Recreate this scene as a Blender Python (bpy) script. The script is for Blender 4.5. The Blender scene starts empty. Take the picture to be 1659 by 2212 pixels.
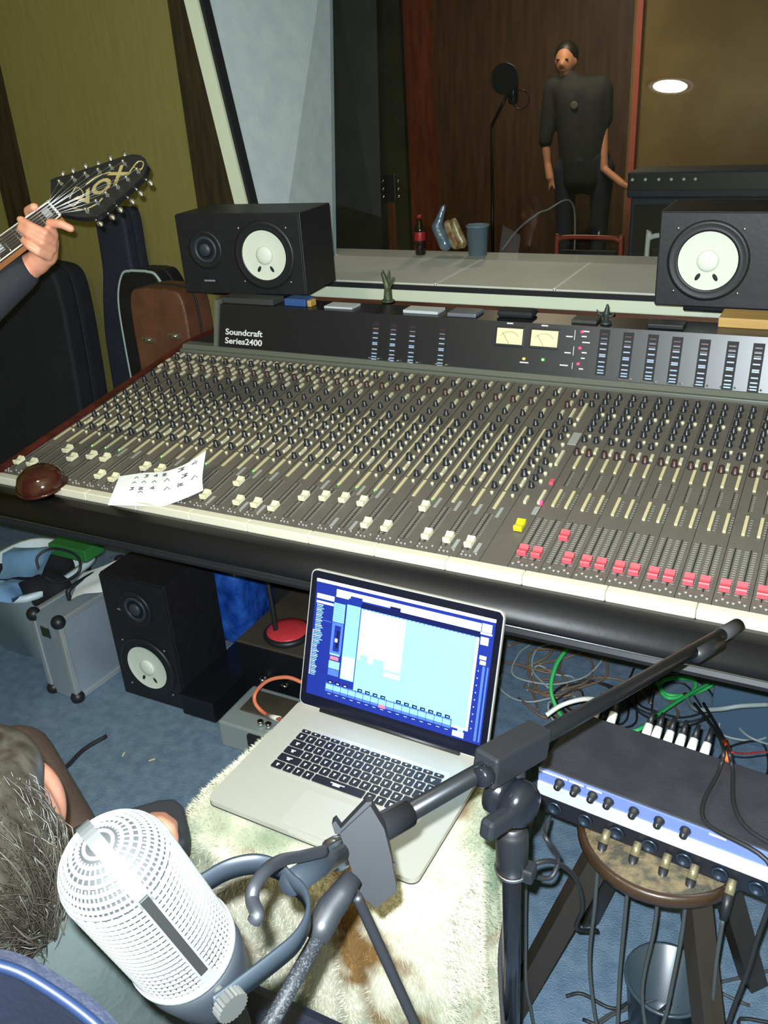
import bpy, bmesh, math, random
from mathutils import Vector, Matrix, noise
random.seed(7)
S = bpy.context.scene
COL = S.collection
# ------------------------------------------------------------------ camera
PP = (829.5, 1106.0); FPX = 1906.97
AX = Vector((0.8906924883625118, 0.15049205069188545, -0.42897439766627987))
AY = Vector((0.45063315697155526, -0.4167591326802461, 0.7894565112566104))
AZ = Vector((-0.059972068602360935, -0.8964730715454649, -0.43902093683717835))
C0 = Vector((0, 0, 1.6))
CR = Vector((AX[0], AY[0], AZ[0])); CU = -Vector((AX[1], AY[1], AZ[1])); CF = Vector((AX[2], AY[2], AZ[2]))
def ray(x, y):
    c = Vector((x-PP[0], y-PP[1], FPX)); return Vector((AX.dot(c), AY.dot(c), AZ.dot(c)))
def at(x, y, ax, val):
    r = ray(x, y); return C0 + r*((val-C0[ax])/r[ax])
def pd(x, y, d):
    return C0 + ray(x, y)*(d/FPX)
def onplane(x, y, p, n):
    r = ray(x, y); return C0 + r*((p-C0).dot(n)/r.dot(n))
cam = bpy.data.cameras.new('camera'); co = bpy.data.objects.new('camera', cam); COL.objects.link(co)
M3 = Matrix((CR, CU, -CF)).transposed()
co.matrix_world = Matrix.Translation(C0) @ M3.to_4x4()
cam.sensor_fit = 'VERTICAL'; cam.sensor_height = 36; cam.lens = 36*FPX/2212; cam.clip_start = .02
S.camera = co
S.view_settings.view_transform = 'Standard'; S.view_settings.look = 'None'
S.view_settings.exposure = 0.0; S.view_settings.gamma = 1; S.view_settings.use_curve_mapping = False
# ------------------------------------------------------------------ light
W = bpy.data.worlds.new('world'); S.world = W; W.use_nodes = True
W.node_tree.nodes['Background'].inputs[0].default_value = (0, 0, 0, 1)
W.node_tree.nodes['Background'].inputs[1].default_value = 0.0
def lamp(name, kind, loc, power, col, size=.05, aim=None):
    l = bpy.data.lights.new(name, kind); l.energy = power; l.color = col
    if kind == 'AREA': l.shape = 'DISK'; l.size = size
    else: l.shadow_soft_size = size
    o = bpy.data.objects.new(name, l); COL.objects.link(o); o.location = loc
    if aim is not None: o.rotation_euler = (Vector(aim)-Vector(loc)).to_track_quat('-Z', 'Y').to_euler()
    return o
# the phone's own flash, beside its lens
lamp('camera_flash_offscreen', 'POINT', C0 + CR*-.012 + CU*.022, 235, (.84, .94, 1.0), .005)

# ------------------------------------------------------------------ materials
MATS = {}
def mat(name, col, rough=.6, metal=0, col2=None, nscale=8, bump=0, bscale=60, emit=0, coat=0, spec=.5, detail=4, stretch=None, lo=.35, hi=.65, trans=0):
    if name in MATS: return MATS[name]
    m = bpy.data.materials.new(name); m.use_nodes = True; nt = m.node_tree; b = nt.nodes['Principled BSDF']
    b.inputs['Base Color'].default_value = (*col, 1); b.inputs['Roughness'].default_value = rough
    b.inputs['Metallic'].default_value = metal; b.inputs['Specular IOR Level'].default_value = spec
    b.inputs['Coat Weight'].default_value = coat; b.inputs['Transmission Weight'].default_value = trans
    if emit: b.inputs['Emission Color'].default_value = (*col, 1); b.inputs['Emission Strength'].default_value = emit
    if col2 is not None or bump:
        tc = nt.nodes.new('ShaderNodeTexCoord'); mp = nt.nodes.new('ShaderNodeMapping')
        nt.links.new(tc.outputs['Object'], mp.inputs[0])
        if stretch: mp.inputs['Scale'].default_value = stretch
    if col2 is not None:
        n = nt.nodes.new('ShaderNodeTexNoise'); n.inputs['Scale'].default_value = nscale; n.inputs['Detail'].default_value = detail
        r = nt.nodes.new('ShaderNodeValToRGB'); r.color_ramp.elements[0].position = lo; r.color_ramp.elements[1].position = hi
        r.color_ramp.elements[0].color = (*col, 1); r.color_ramp.elements[1].color = (*col2, 1)
        nt.links.new(mp.outputs[0], n.inputs['Vector']); nt.links.new(n.outputs[0], r.inputs[0]); nt.links.new(r.outputs[0], b.inputs['Base Color'])
    if bump:
        n = nt.nodes.new('ShaderNodeTexNoise'); n.inputs['Scale'].default_value = bscale; n.inputs['Detail'].default_value = 3
        bp = nt.nodes.new('ShaderNodeBump'); bp.inputs['Strength'].default_value = bump; bp.inputs['Distance'].default_value = .01
        nt.links.new(mp.outputs[0], n.inputs['Vector']); nt.links.new(n.outputs[0], bp.inputs['Height']); nt.links.new(bp.outputs[0], b.inputs['Normal'])
    MATS[name] = m; return m
def sr(r, g, b):
    return tuple(((c/255)/12.92 if c/255 < .04045 else ((c/255+.055)/1.055)**2.4) for c in (r, g, b))

mat('black_plastic', (.012, .013, .016), .45)
mat('black_matte', (.010, .011, .014), .75)
mat('black_gloss', (.008, .009, .012), .18)
mat('black_metal', (.02, .022, .026), .32, .6)
mat('chrome', (.8, .8, .82), .12, 1)
mat('steel', (.55, .56, .58), .3, 1)
mat('white_plastic', (.80, .80, .76), .45)
mat('cream', (.62, .58, .42), .5)
mat('rubber', (.03, .03, .033), .7)

# ------------------------------------------------------------------ mesh builder
class MB:
    def __init__(s): s.v = []; s.f = []; s.m = []; s.cur = 0; s.sm = []
    def add(s, vs, fs, smooth=False):
        o = len(s.v); s.v += [tuple(v) for v in vs]; s.f += [tuple(i+o for i in f) for f in fs]
        s.m += [s.cur]*len(fs); s.sm += [smooth]*len(fs); return s
    def box(s, lo, hi, bev=0):
        (a, b, c), (d, e, g) = lo, hi
        if bev <= 0:
            return s.add([(a,b,c),(d,b,c),(d,e,c),(a,e,c),(a,b,g),(d,b,g),(d,e,g),(a,e,g)],
                     [(3,2,1,0),(4,5,6,7),(0,1,5,4),(1,2,6,5),(2,3,7,6),(3,0,4,7)])
        bm = bmesh.new(); bmesh.ops.create_cube(bm, size=1)
        bmesh.ops.scale(bm, vec=(d-a, e-b, g-c), verts=bm.verts); bmesh.ops.translate(bm, vec=((a+d)/2, (b+e)/2, (c+g)/2), verts=bm.verts)
        bmesh.ops.bevel(bm, geom=bm.edges[:], offset=bev, segments=2, affect='EDGES', profile=.5)
        s.frombm(bm, False); return s
    def frombm(s, bm, smooth=True, M=None):
        bm.verts.index_update()
        s.add([(M @ v.co if M else v.co) for v in bm.verts], [[v.index for v in f.verts] for f in bm.faces], smooth); bm.free(); return s
    def lathe(s, prof, n=24, M=None, smooth=True, close=True):
        vs = []; fs = []
        for r, z in prof:
            for k in range(n):
                a = 2*math.pi*k/n; vs.append(Vector((r*math.cos(a), r*math.sin(a), z)))
        for i in range(len(prof)-1):
            for k in range(n):
                fs.append((i*n+k, i*n+(k+1) % n, (i+1)*n+(k+1) % n, (i+1)*n+k))
        if close:
            if prof[0][0] > 1e-6: fs.append(tuple(range(n-1, -1, -1)))
            if prof[-1][0] > 1e-6: fs.append(tuple((len(prof)-1)*n+k for k in range(n)))
        if M: vs = [M @ v for v in vs]
        return s.add(vs, fs, smooth)
    def cyl(s, p0, p1, r0, r1=None, n=16, smooth=True):
        p0 = Vector(p0); p1 = Vector(p1); r1 = r0 if r1 is None else r1; d = p1-p0
        M = Matrix.Translation(p0) @ d.to_track_quat('Z', 'Y').to_matrix().to_4x4()
        return s.lathe([(r0, 0), (r1, d.length)], n, M, smooth)
    def tube(s, pts, r, n=8, cap=True, rr=None):
        pts = [Vector(p) for p in pts]; vs = []; fs = []; N = len(pts)
        t = (pts[1]-pts[0]).normalized(); u = t.orthogonal().normalized()
        for i, p in enumerate(pts):
            tt = (pts[min(i+1, N-1)]-pts[max(i-1, 0)])
            if tt.length < 1e-9: tt = t
            t = tt.normalized(); u = (u - t*u.dot(t))
            u = u.normalized() if u.length > 1e-6 else t.orthogonal().normalized()
            w = t.cross(u); q = rr[i] if rr else r
            for k in range(n):
                a = 2*math.pi*k/n; vs.append(p+(u*math.cos(a)+w*math.sin(a))*q)
        for i in range(N-1):
            for k in range(n): fs.append((i*n+k, i*n+(k+1) % n, (i+1)*n+(k+1) % n, (i+1)*n+k))
        if cap: fs.append(tuple(range(n-1, -1, -1))); fs.append(tuple((N-1)*n+k for k in range(n)))
        return s.add(vs, fs, True)
    def prism(s, poly, z0, z1, M=None, smooth=False):
        n = len(poly); vs = [Vector((x, y, z0)) for x, y in poly]+[Vector((x, y, z1)) for x, y in poly]
        if M: vs = [M @ v for v in vs]
        return s.add(vs, [tuple(range(n-1, -1, -1)), tuple(range(n, 2*n))]+[(i, (i+1) % n, n+(i+1) % n, n+i) for i in range(n)], smooth)
    def sphere(s, c, r, n=16, m=10, sc=(1, 1, 1), M=None):
        vs = []; fs = []; c = Vector(c)
        for i in range(m+1):
            for k in range(n):
                a = 2*math.pi*k/n; b = math.pi*i/m
                p = Vector((math.sin(b)*math.cos(a)*sc[0], math.sin(b)*math.sin(a)*sc[1], -math.cos(b)*sc[2]))*r
                vs.append(c+(M @ p if M else p))
        for i in range(m):
            for k in range(n): fs.append((i*n+k, i*n+(k+1) % n, (i+1)*n+(k+1) % n, (i+1)*n+k))
        return s.add(vs, fs, True)
    def quad(s, a, b, c, d): return s.add([a, b, c, d], [(0, 1, 2, 3)])
    def mesh(s, name, mats):
        me = bpy.data.meshes.new(name); me.from_pydata(s.v, [], s.f)
        for m in (mats if isinstance(mats, (list, tuple)) else [mats]): me.materials.append(MATS[m] if isinstance(m, str) else m)
        me.polygons.foreach_set('material_index', s.m); me.polygons.foreach_set('use_smooth', s.sm); me.update(); return me
    def build(s, name, mats, parent=None, M=None, kind=None, label=None):
        o = bpy.data.objects.new(name, s.mesh(name, mats)); COL.objects.link(o)
        if parent: o.parent = parent
        if M is not None: o.matrix_local = M
        if kind: o['kind'] = kind
        if label: o['label'] = label
        return o
def inst(name, me, parent, M):
    o = bpy.data.objects.new(name, me); COL.objects.link(o); o.parent = parent; o.matrix_local = M; return o
def tag(o, label, cat, group=None):
    o['label'] = label; o['category'] = cat
    if group: o['group'] = group
    return o
def thing(name, label, cat, M=None, group=None):
    o = bpy.data.objects.new(name, None); COL.objects.link(o); o.empty_display_size = .05
    if M is not None: o.matrix_local = M
    return tag(o, label, cat, group)
def T(x, y=None, z=None): return Matrix.Translation((x, y, z) if y is not None else x)
def RZ(a): return Matrix.Rotation(a, 4, 'Z')
def RX(a): return Matrix.Rotation(a, 4, 'X')
def RY(a): return Matrix.Rotation(a, 4, 'Y')
def frame(o, x, y, z=None):
    x = Vector(x).normalized(); y = Vector(y); y = (y-x*y.dot(x)).normalized(); z = x.cross(y)
    m = Matrix((x, y, z)).transposed().to_4x4(); m.translation = o; return m
def spline(pts, n=8):
    pts = [Vector(p) for p in pts]; P = [2*pts[0]-pts[1]]+pts+[2*pts[-1]-pts[-2]]; out = []
    for i in range(1, len(P)-2):
        for k in range(n):
            t = k/n; a, b, c, d = P[i-1:i+3]
            out.append(.5*((2*b)+(c-a)*t+(2*a-5*b+4*c-d)*t*t+(3*b-a-3*c+d)*t**3))
    return out+[pts[-1]]
def text_mesh(name, txt, size, m, bold=0, ext=.0006, align='LEFT', shear=0, spacing=1):
    cu = bpy.data.curves.new(name, 'FONT'); cu.body = txt; cu.size = size; cu.extrude = ext; cu.offset = bold; cu.align_x = align; cu.shear = shear
    cu.space_character = spacing; cu.resolution_u = 3
    o = bpy.data.objects.new(name, cu); COL.objects.link(o)
    dg = bpy.context.evaluated_depsgraph_get(); me = bpy.data.meshes.new_from_object(o.evaluated_get(dg))
    bpy.data.objects.remove(o); bpy.data.curves.remove(cu); me.materials.clear(); me.materials.append(MATS[m]); me.name = name
    return me
def struct(mb, name, m, parent=None, M=None):
    o = mb.build(name, m, parent, M)
    if parent is None: o['kind'] = 'structure'
    return o
def organic(name, segs, m, voxel=.006, parent=None, smooth=4, kind=None, balls=()):
    """one continuous surface round tapered limbs: (p0, r0, p1, r1) ; balls: (c, r, scale)"""
    mb = MB()
    for p0, r0, p1, r1 in segs:
        p0 = Vector(p0); p1 = Vector(p1); d = p1-p0; L = max(d.length, 1e-4)
        prof = []
        for i in range(7): a = math.pi/2*(1-i/6.); prof.append((max(r0*math.cos(a), 1e-5), -r0*math.sin(a)))
        for i in range(7): a = math.pi/2*i/6.; prof.append((max(r1*math.cos(a), 1e-5), L+r1*math.sin(a)))
        mb.lathe(prof, 16, T(p0) @ d.to_track_quat('Z', 'Y').to_matrix().to_4x4())
    for bl in balls: mb.sphere(bl[0], bl[1], 20, 14, bl[2], bl[3] if len(bl) > 3 else None)
    o = mb.build(name, m, parent)
    r = o.modifiers.new('surface', 'REMESH'); r.mode = 'VOXEL'; r.voxel_size = voxel; r.use_smooth_shade = True
    sm = o.modifiers.new('soften', 'SMOOTH'); sm.factor = .5; sm.iterations = smooth
    if kind: o['kind'] = kind
    return o
# ------------------------------------------------------------------ setting
YW = 2.6; ZS = .999; YG = 3.04; TILT = math.tan(math.radians(11))
mat('carpet', sr(96, 118, 140), .95, 0, sr(114, 136, 156), 30, .6, 300, detail=8, spec=.1)
mat('wall_cloth', sr(142, 133, 76), .9, 0, sr(135, 126, 70), 3, .35, 260, spec=.15, stretch=(30, 30, 2))
mat('dark_wood', sr(58, 46, 24), .5, 0, sr(36, 28, 16), 6, .2, 40, stretch=(10, 10, 1))
mat('brown_wood', sr(110, 66, 38), .5, 0, sr(80, 46, 26), 6, .1, 40, stretch=(1, 10, 10))
mat('pale_trim', sr(224, 232, 206), .45)
mat('jamb', sr(205, 218, 222), .8, 0, sr(192, 208, 214), 14, .2, 200)
mat('sill_white', sr(212, 212, 206), .6, 0, sr(202, 203, 198), 5)
mat('ceiling_white', sr(150, 142, 110), .9)
mat('panel_wood', sr(92, 64, 42), .5, 0, sr(68, 46, 31), 4, .1, 30, stretch=(5, 5, .5))
mat('tan_wall', sr(140, 120, 78), .8, 0, sr(120, 100, 62), 2)
mat('red_wood', sr(128, 62, 40), .5, 0, sr(96, 44, 30), 5, stretch=(4, 4, .6))
mat('pink_trim', sr(190, 96, 80), .5)
mat('green_cloth', sr(58, 62, 50), .9, 0, sr(44, 48, 40), 4)
mat('dark_floor', sr(46, 38, 34), .6)
struct(MB().box((-3.4, -1.6, -.1), (1.8, YW, 0)), 'floor', 'carpet')
struct(MB().box((-3.4, -1.6, 2.6), (1.8, YW, 2.7)), 'ceiling', 'ceiling_white')
struct(MB().box((-3.5, -1.6, 0), (-3.4, YW, 2.6)), 'wall_left', 'wall_cloth')
struct(MB().box((1.8, -1.6, 0), (1.9, YW, 2.6)), 'wall_right', 'wall_cloth')
struct(MB().box((-3.4, -1.7, 0), (1.8, -1.6, 2.6)), 'wall_behind', 'wall_cloth')
# back wall: cloth part left of the window, wood below it, strip above it and pier right of it
PXL = -2.05
struct(MB().box((-3.4, YW, 0), (PXL, YW+.1, 2.6)), 'wall_back', 'wall_cloth')
struct(MB().box((PXL, YW+.02, 0), (1.8, YG+.10, ZS-.05)), 'wall_below_window', 'brown_wood')
struct(MB().box((PXL, YW, 2.15), (1.8, YW+.5, 2.6)), 'wall_above_window', 'wall_cloth')
struct(MB().box((.9, YW, ZS-.05), (1.8, YG+.3, 2.15)), 'wall_right_of_window', 'wall_cloth')
b0 = at(437, 440, 1, YW); p1 = at(30, 335, 1, YW)
def trx(z): return -1.835-(z-1.249)*(.094/.609)          # the slanted window trim
def band(x0f, x1f, z0, z1, y0, y1):
    return MB().add([(x0f(z0), y0, z0), (x1f(z0), y0, z0), (x1f(z0), y1, z0), (x0f(z0), y1, z0), (x0f(z1), y0, z1), (x1f(z1), y0, z1), (x1f(z1), y1, z1), (x0f(z1), y1, z1)],
                    [(3,2,1,0),(4,5,6,7),(0,1,5,4),(1,2,6,5),(2,3,7,6),(3,0,4,7)])
struct(band(lambda z: PXL-.002, lambda z: trx(z)-.052, ZS-.05, 2.15, YW-.03, YW+.09), 'trim_1', 'dark_wood')
struct(MB().box((p1.x-.085, YW-.03, 0), (p1.x+.035, YW, 2.6)), 'trim_2', 'dark_wood')
# window_1: frame strip, jamb, sill, joints, pane
win = MB()
def gl(z): return YG+TILT*(z-ZS)
jt = at(712, 0, 1, gl(1.87)); jb = at(718, 545, 1, YG)
def jx(z): return jb.x+(jt.x-jb.x)*(z-jb.z)/(jt.z-jb.z)
w1 = struct(band(lambda z: trx(z)-.05, lambda z: trx(z), ZS-.05, 2.15, YW-.04, YW+.02), 'window_1', 'pale_trim')
band(lambda z: trx(z), lambda z: trx(z)+.012, ZS, 2.15, YW-.03, YW+.01).build('rubber_seal', 'black_matte', w1)
MB().add([(trx(ZS-.05), YW, ZS-.05), (trx(2.15), YW, 2.15), (jx(2.15), gl(2.15)+.02, 2.15), (jx(ZS-.05), gl(ZS)+.02, ZS-.05),
          (trx(ZS-.05)-.04, YW, ZS-.05), (trx(2.15)-.04, YW, 2.15), (jx(2.15)-.04, gl(2.15)+.02, 2.15), (jx(ZS-.05)-.04, gl(ZS)+.02, ZS-.05)],
         [(0,1,2,3),(7,6,5,4),(0,4,5,1),(1,5,6,2),(2,6,7,3),(3,7,4,0)]).build('jamb', 'jamb', w1)
MB().box((trx(ZS), YW-.02, ZS-.05), (.9, YW+.03, ZS-.004), .004).build('sill_nosing', 'pale_trim', w1)
MB().box((trx(ZS), YW-.021, ZS-.012), (.9, YW-.016, ZS+.004)).build('sill_seal', 'black_matte', w1)
xs = [trx(ZS)+.01]+[at(q, 590, 2, ZS).x for q in (985, 1245)]+[.2, .9]
jdx = at(1040, 558, 2, ZS).x-at(960, 605, 2, ZS).x
for i in range(4):
    xa = xs[i]+.002; xb = xs[i+1]-.002
    MB().box((xa, YW+.03, ZS-.03), (xb, YG+.02, ZS)).build('sill_panel', 'sill_white', w1)
    if i < 3: MB().box((xb-.002, YW+.03, ZS-.03), (xb+.006, YG, ZS+.002)).build('joint_strip', 'white_plastic', w1)
pm = bpy.data.materials.new('window_glass'); pm.use_nodes = True; nt = pm.node_tree; nt.nodes.clear()
o_ = nt.nodes.new('ShaderNodeOutputMaterial'); mx = nt.nodes.new('ShaderNodeMixShader'); tr = nt.nodes.new('ShaderNodeBsdfTransparent'); gs = nt.nodes.new('ShaderNodeBsdfGlossy'); fr = nt.nodes.new('ShaderNodeFresnel')
tr.inputs[0].default_value = (.88, .93, .92, 1); gs.inputs['Roughness'].default_value = .015; fr.inputs[0].default_value = 1.52
nt.links.new(fr.outputs[0], mx.inputs[0]); nt.links.new(tr.outputs[0], mx.inputs[1]); nt.links.new(gs.outputs[0], mx.inputs[2]); nt.links.new(mx.outputs[0], o_.inputs[0]); MATS['window_glass'] = pm
MB().quad((jx(ZS), YG, ZS), (.9, YG, ZS), (.9, gl(2.15), 2.15), (jx(2.15), gl(2.15), 2.15)).build('pane', 'window_glass', w1)
# live room behind the glass
LB = 8.5
def lx(px, Y=LB): return at(px, 300, 1, Y).x
struct(MB().box((-7, YG+.10, -.1), (3, LB, 0)), 'floor_live_room', 'dark_floor')
struct(MB().box((-7, YG+.15, 2.9), (3, LB+.1, 3.0)), 'ceiling_live_room', 'ceiling_white')
lw = struct(MB().box((-7, LB, 0), (lx(1372), LB+.1, 2.9)), 'wall_live_room', 'panel_wood')
struct(MB().box((lx(1372), LB-.3, 0), (3, LB+.1, 2.9)), 'wall_live_room_tan', 'tan_wall')
struct(MB().box((lx(893), LB-.12, 0), (lx(945), LB, 2.9)), 'trim_3', 'red_wood')
struct(MB().box((lx(1362, LB-.35), LB-.38, 0), (lx(1374, LB-.35), LB-.3, 2.9)), 'trim_4', 'pink_trim')
struct(MB().box((-7, LB-.06, 0), (lx(893)-.02, LB, 2.9)), 'wall_live_room_cloth', 'green_cloth')
struct(MB().box((-7, YG+.5, 0), (-6.9, LB, 2.9)), 'wall_live_room_left', 'green_cloth')
struct(MB().box((3.0, YG+.1, 0), (3.1, LB, 2.9)), 'wall_live_room_right', 'tan_wall')
lamp('live_room_ceiling_lamp_offscreen', 'AREA', (-2.0, 6.4, 2.8), 44, (1, .80, .52), .5, (-2.6, 6.6, 0))
# ceiling downlight that the tilted pane mirrors
gn = Vector((0, 1, -TILT)).normalized(); hit = onplane(1448, 183, Vector((0, YG, ZS)), gn); dr = ray(1448, 183).normalized(); rr_ = dr-2*dr.dot(gn)*gn
DL = hit+rr_*((2.6-hit.z)/rr_.z)
mat('lamp_glow', (1, .93, .74), .5, emit=14)
dl = thing('ceiling_light', 'round recessed ceiling downlight mirrored in the control room window', 'ceiling light', T(DL.x, DL.y, 2.6))
MB().lathe([(.118, 0), (.135, 0), (.135, -.012), (.118, -.012), (.112, -.004)], 32).build('trim_ring', 'white_plastic', dl)
MB().lathe([(1e-5, -.003), (.112, -.003)], 32, close=False).build('diffuser', 'lamp_glow', dl)
lamp('ceiling_downlight_offscreen', 'AREA', (DL.x, DL.y, 2.59), 14, (1, .88, .62), .2, (DL.x, DL.y, 0))
# ------------------------------------------------------------------ mixing console
A0 = Vector((-1.723, 1.283, .817)); DV = Vector((0, .700, .103)).normalized(); DN = Vector((1, 0, 0)).cross(DV); DL_ = .7075
DECK = frame(A0, (1, 0, 0), DV)
def dk(x, y):
    p = onplane(x, y, A0, DN)-A0; return p.x, p.dot(DV)
mat('deck', sr(92, 87, 80), .5, 0, sr(100, 95, 88), 9, .1, 90)
mat('knob_dark', sr(34, 36, 40), .35)
mat('knob_brown', sr(62, 40, 36), .4)
mat('strip_cream', sr(196, 186, 146), .55)
mat('button_cream', sr(200, 194, 164), .45)
mat('tape_grey', sr(150, 152, 150), .6)
mat('slot', (.006, .006, .007), .7)
mat('scale_mark', sr(150, 150, 146), .6)
mat('cap_cream', sr(226, 220, 184), .4)
mat('cap_red', sr(206, 82, 92), .45)
mat('cap_yellow', sr(222, 206, 30), .4)
mat('front_strip', sr(214, 210, 190), .5)
mat('padding', sr(19, 19, 24), .5, 0, sr(15, 15, 19), 5, .04, 60)
mat('cheek_wood', sr(88, 34, 26), .4, 0, sr(62, 24, 20), 5, stretch=(1, 6, 6))
mat('lip', sr(96, 100, 92), .4)
mat('led_red', (1, .02, .08), .4, emit=5); mat('led_green', (.1, 1, .1), .4, emit=4); mat('led_orange', (1, .35, .05), .4, emit=3)
mat('vu_face', sr(226, 222, 176), .4)
mat('led_bar', sr(150, 172, 205), .4)
mat('led_bar_red', sr(70, 40, 50), .4)
mat('bridge_black', sr(17, 19, 27), .38, spec=.9)
mat('letter', sr(225, 228, 230), .4)
UW = 2.02; XR = A0.x+UW
con = thing('mixing_console', 'large dark mixing console with rows of knobs, cream and red faders and a meter bridge', 'mixing console', DECK)
W2D = DECK.inverted()
def wpart(mb, name, m, label=None, parent=None): return mb.build(name, m, parent or con, W2D if parent is None else parent_inv(parent), label=label)
def parent_inv(p):
    M = Matrix()
    while p: M = p.matrix_basis @ M; p = p.parent
    return M.inverted()
# chassis (world coordinates)
x0 = A0.x; yr = 2.20
def extr(prof, xa, xb): return MB().prism([(y, z) for y, z in prof], xa, xb, Matrix(((0, 0, 1, 0), (1, 0, 0, 0), (0, 1, 0, 0), (0, 0, 0, 1))))
wpart(extr([(1.27, .735), (1.275, .806), (1.985, .910), (2.03, .93), (yr, .93), (yr, .70), (1.6, .70)], x0, XR), 'chassis', 'black_matte')
wpart(extr([(1.262, .72), (1.262, .822), (1.985, .926), (2.05, .936), (yr, .936), (yr, .66), (1.6, .66)], x0-.020, x0-.004), 'side_cheek', 'cheek_wood', 'reddish brown wooden end cheek')
wpart(extr([(1.262, .72), (1.262, .822), (1.985, .926), (2.05, .936), (yr, .936), (yr, .66), (1.6, .66)], XR+.004, XR+.032), 'side_cheek', 'cheek_wood', 'reddish brown wooden end cheek')
# white strip along the front, in ruled segments
for i in range(14):
    xa = x0+UW*i/14; xb = x0+UW*(i+1)/14-.0008
    wpart(MB().box((xa, 1.262, .800), (xb, 1.284, .8195), .002), 'front_strip', 'front_strip')
arm = [(1.262, .802)]
for i in range(11):
    a = math.radians(80-i*17); arm.append((1.205-.030*math.sin(math.radians(i*17)) if False else 1.222+.040*math.cos(a)-.052*(i/10.), .787+.0225*math.sin(a)))
prof = [(1.262, .801), (1.245, .806), (1.222, .803), (1.202, .794), (1.190, .781), (1.187, .770), (1.191, .762), (1.203, .759), (1.262, .757)]
o = wpart(extr(prof, x0-.03, XR+.03), 'armrest', 'padding', 'black padded armrest')
for p in o.data.polygons[2:]: p.use_smooth = True
rail = [(1.262, .756), (1.214, .756), (1.202, .752), (1.198, .744), (1.200, .736), (1.212, .732), (1.262, .732)]
o = wpart(extr(rail, x0-.03, XR+.03), 'lower_rail', 'black_plastic')
wpart(MB().tube([(x0-.03, 1.1985, .7565), (XR+.03, 1.1985, .7565)], .0022, 8), 'piping', 'steel')
for xx in (x0+.14, XR-.12):
    wpart(MB().box((xx, 2.05, 0), (xx+.10, 2.18, .70), .006), 'pedestal', 'black_matte')
wpart(MB().box((x0+.16, 2.165, .50), (XR-.1, 2.18, .60)), 'cross_rail', 'black_matte')
# knob / button meshes shared
def knob_mesh(name, r, h, m, ptr='scale_mark'):
    mb = MB(); mb.lathe([(r*1.15, 0), (r*1.15, h*.22), (r*.92, h*.3), (r*.82, h*.94), (r*.7, h)], 10)
    mb.cur = 1; mb.add([(-r*.1, 0, h*1.01), (r*.1, 0, h*1.01), (r*.1, r*.75, h*1.01), (-r*.1, r*.75, h*1.01)], [(0, 1, 2, 3)])
    return mb.mesh(name, [m, ptr])
KB = knob_mesh('knob', .0072, .015, 'knob_dark'); KBR = knob_mesh('knob', .0066, .014, 'knob_brown', 'knob_brown'); KS = knob_mesh('knob', .0060, .013, 'knob_dark', 'tape_grey')
def cap_mesh(name, m, w, l):
    mb = MB(); pr = [(-l/2, 0), (-l/2, .0085), (-l/2+.002, .0105), (-.002, .0070), (.002, .0070), (l/2-.002, .0112), (l/2, .0092), (l/2, 0)]
    mb.prism(pr, -w/2, w/2, Matrix(((0, 0, 1, 0), (1, 0, 0, 0), (0, 1, 0, .003), (0, 0, 0, 1)))); mb.box((-.001, -.004, -.002), (.001, .004, .004))
    return mb.mesh(name, m)
CW = cap_mesh('fader_cap', 'cap_cream', .0145, .025); CRED = cap_mesh('fader_cap', 'cap_red', .0165, .023); CY = cap_mesh('fader_cap', 'cap_yellow', .016, .028)
caps = {0: .052, 1: .053, 2: .129, 3: .099, 4: .12, 5: .119, 6: .052, 7: .05, 8: .11, 9: .11, 10: .05, 11: .05, 12: .047, 13: .047, 14: .112, 15: .047, 16: .049, 17: .048,
        18: .099, 19: .11, 20: .115, 21: .114, 22: .047, 23: .048, 24: .131, 25: .046, 26: .047, 27: .045}
PIT = .0432
KROWS = [(.655, 0), (.604, 1), (.545, 0), (.507, 0), (.466, 2), (.424, 2), (.386, 2), (.345, 2), (.300, 2), (.243, 0)]
rnd = random.Random(3)
kme = [KS, KBR, KB]
def knob_into(mb, u, v, r, h):
    mb.lathe([(r*1.15, 0), (r*1.15, h*.22), (r*.92, h*.3), (r*.82, h*.94), (r*.7, h)], 7, T(u, v, 0))
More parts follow.
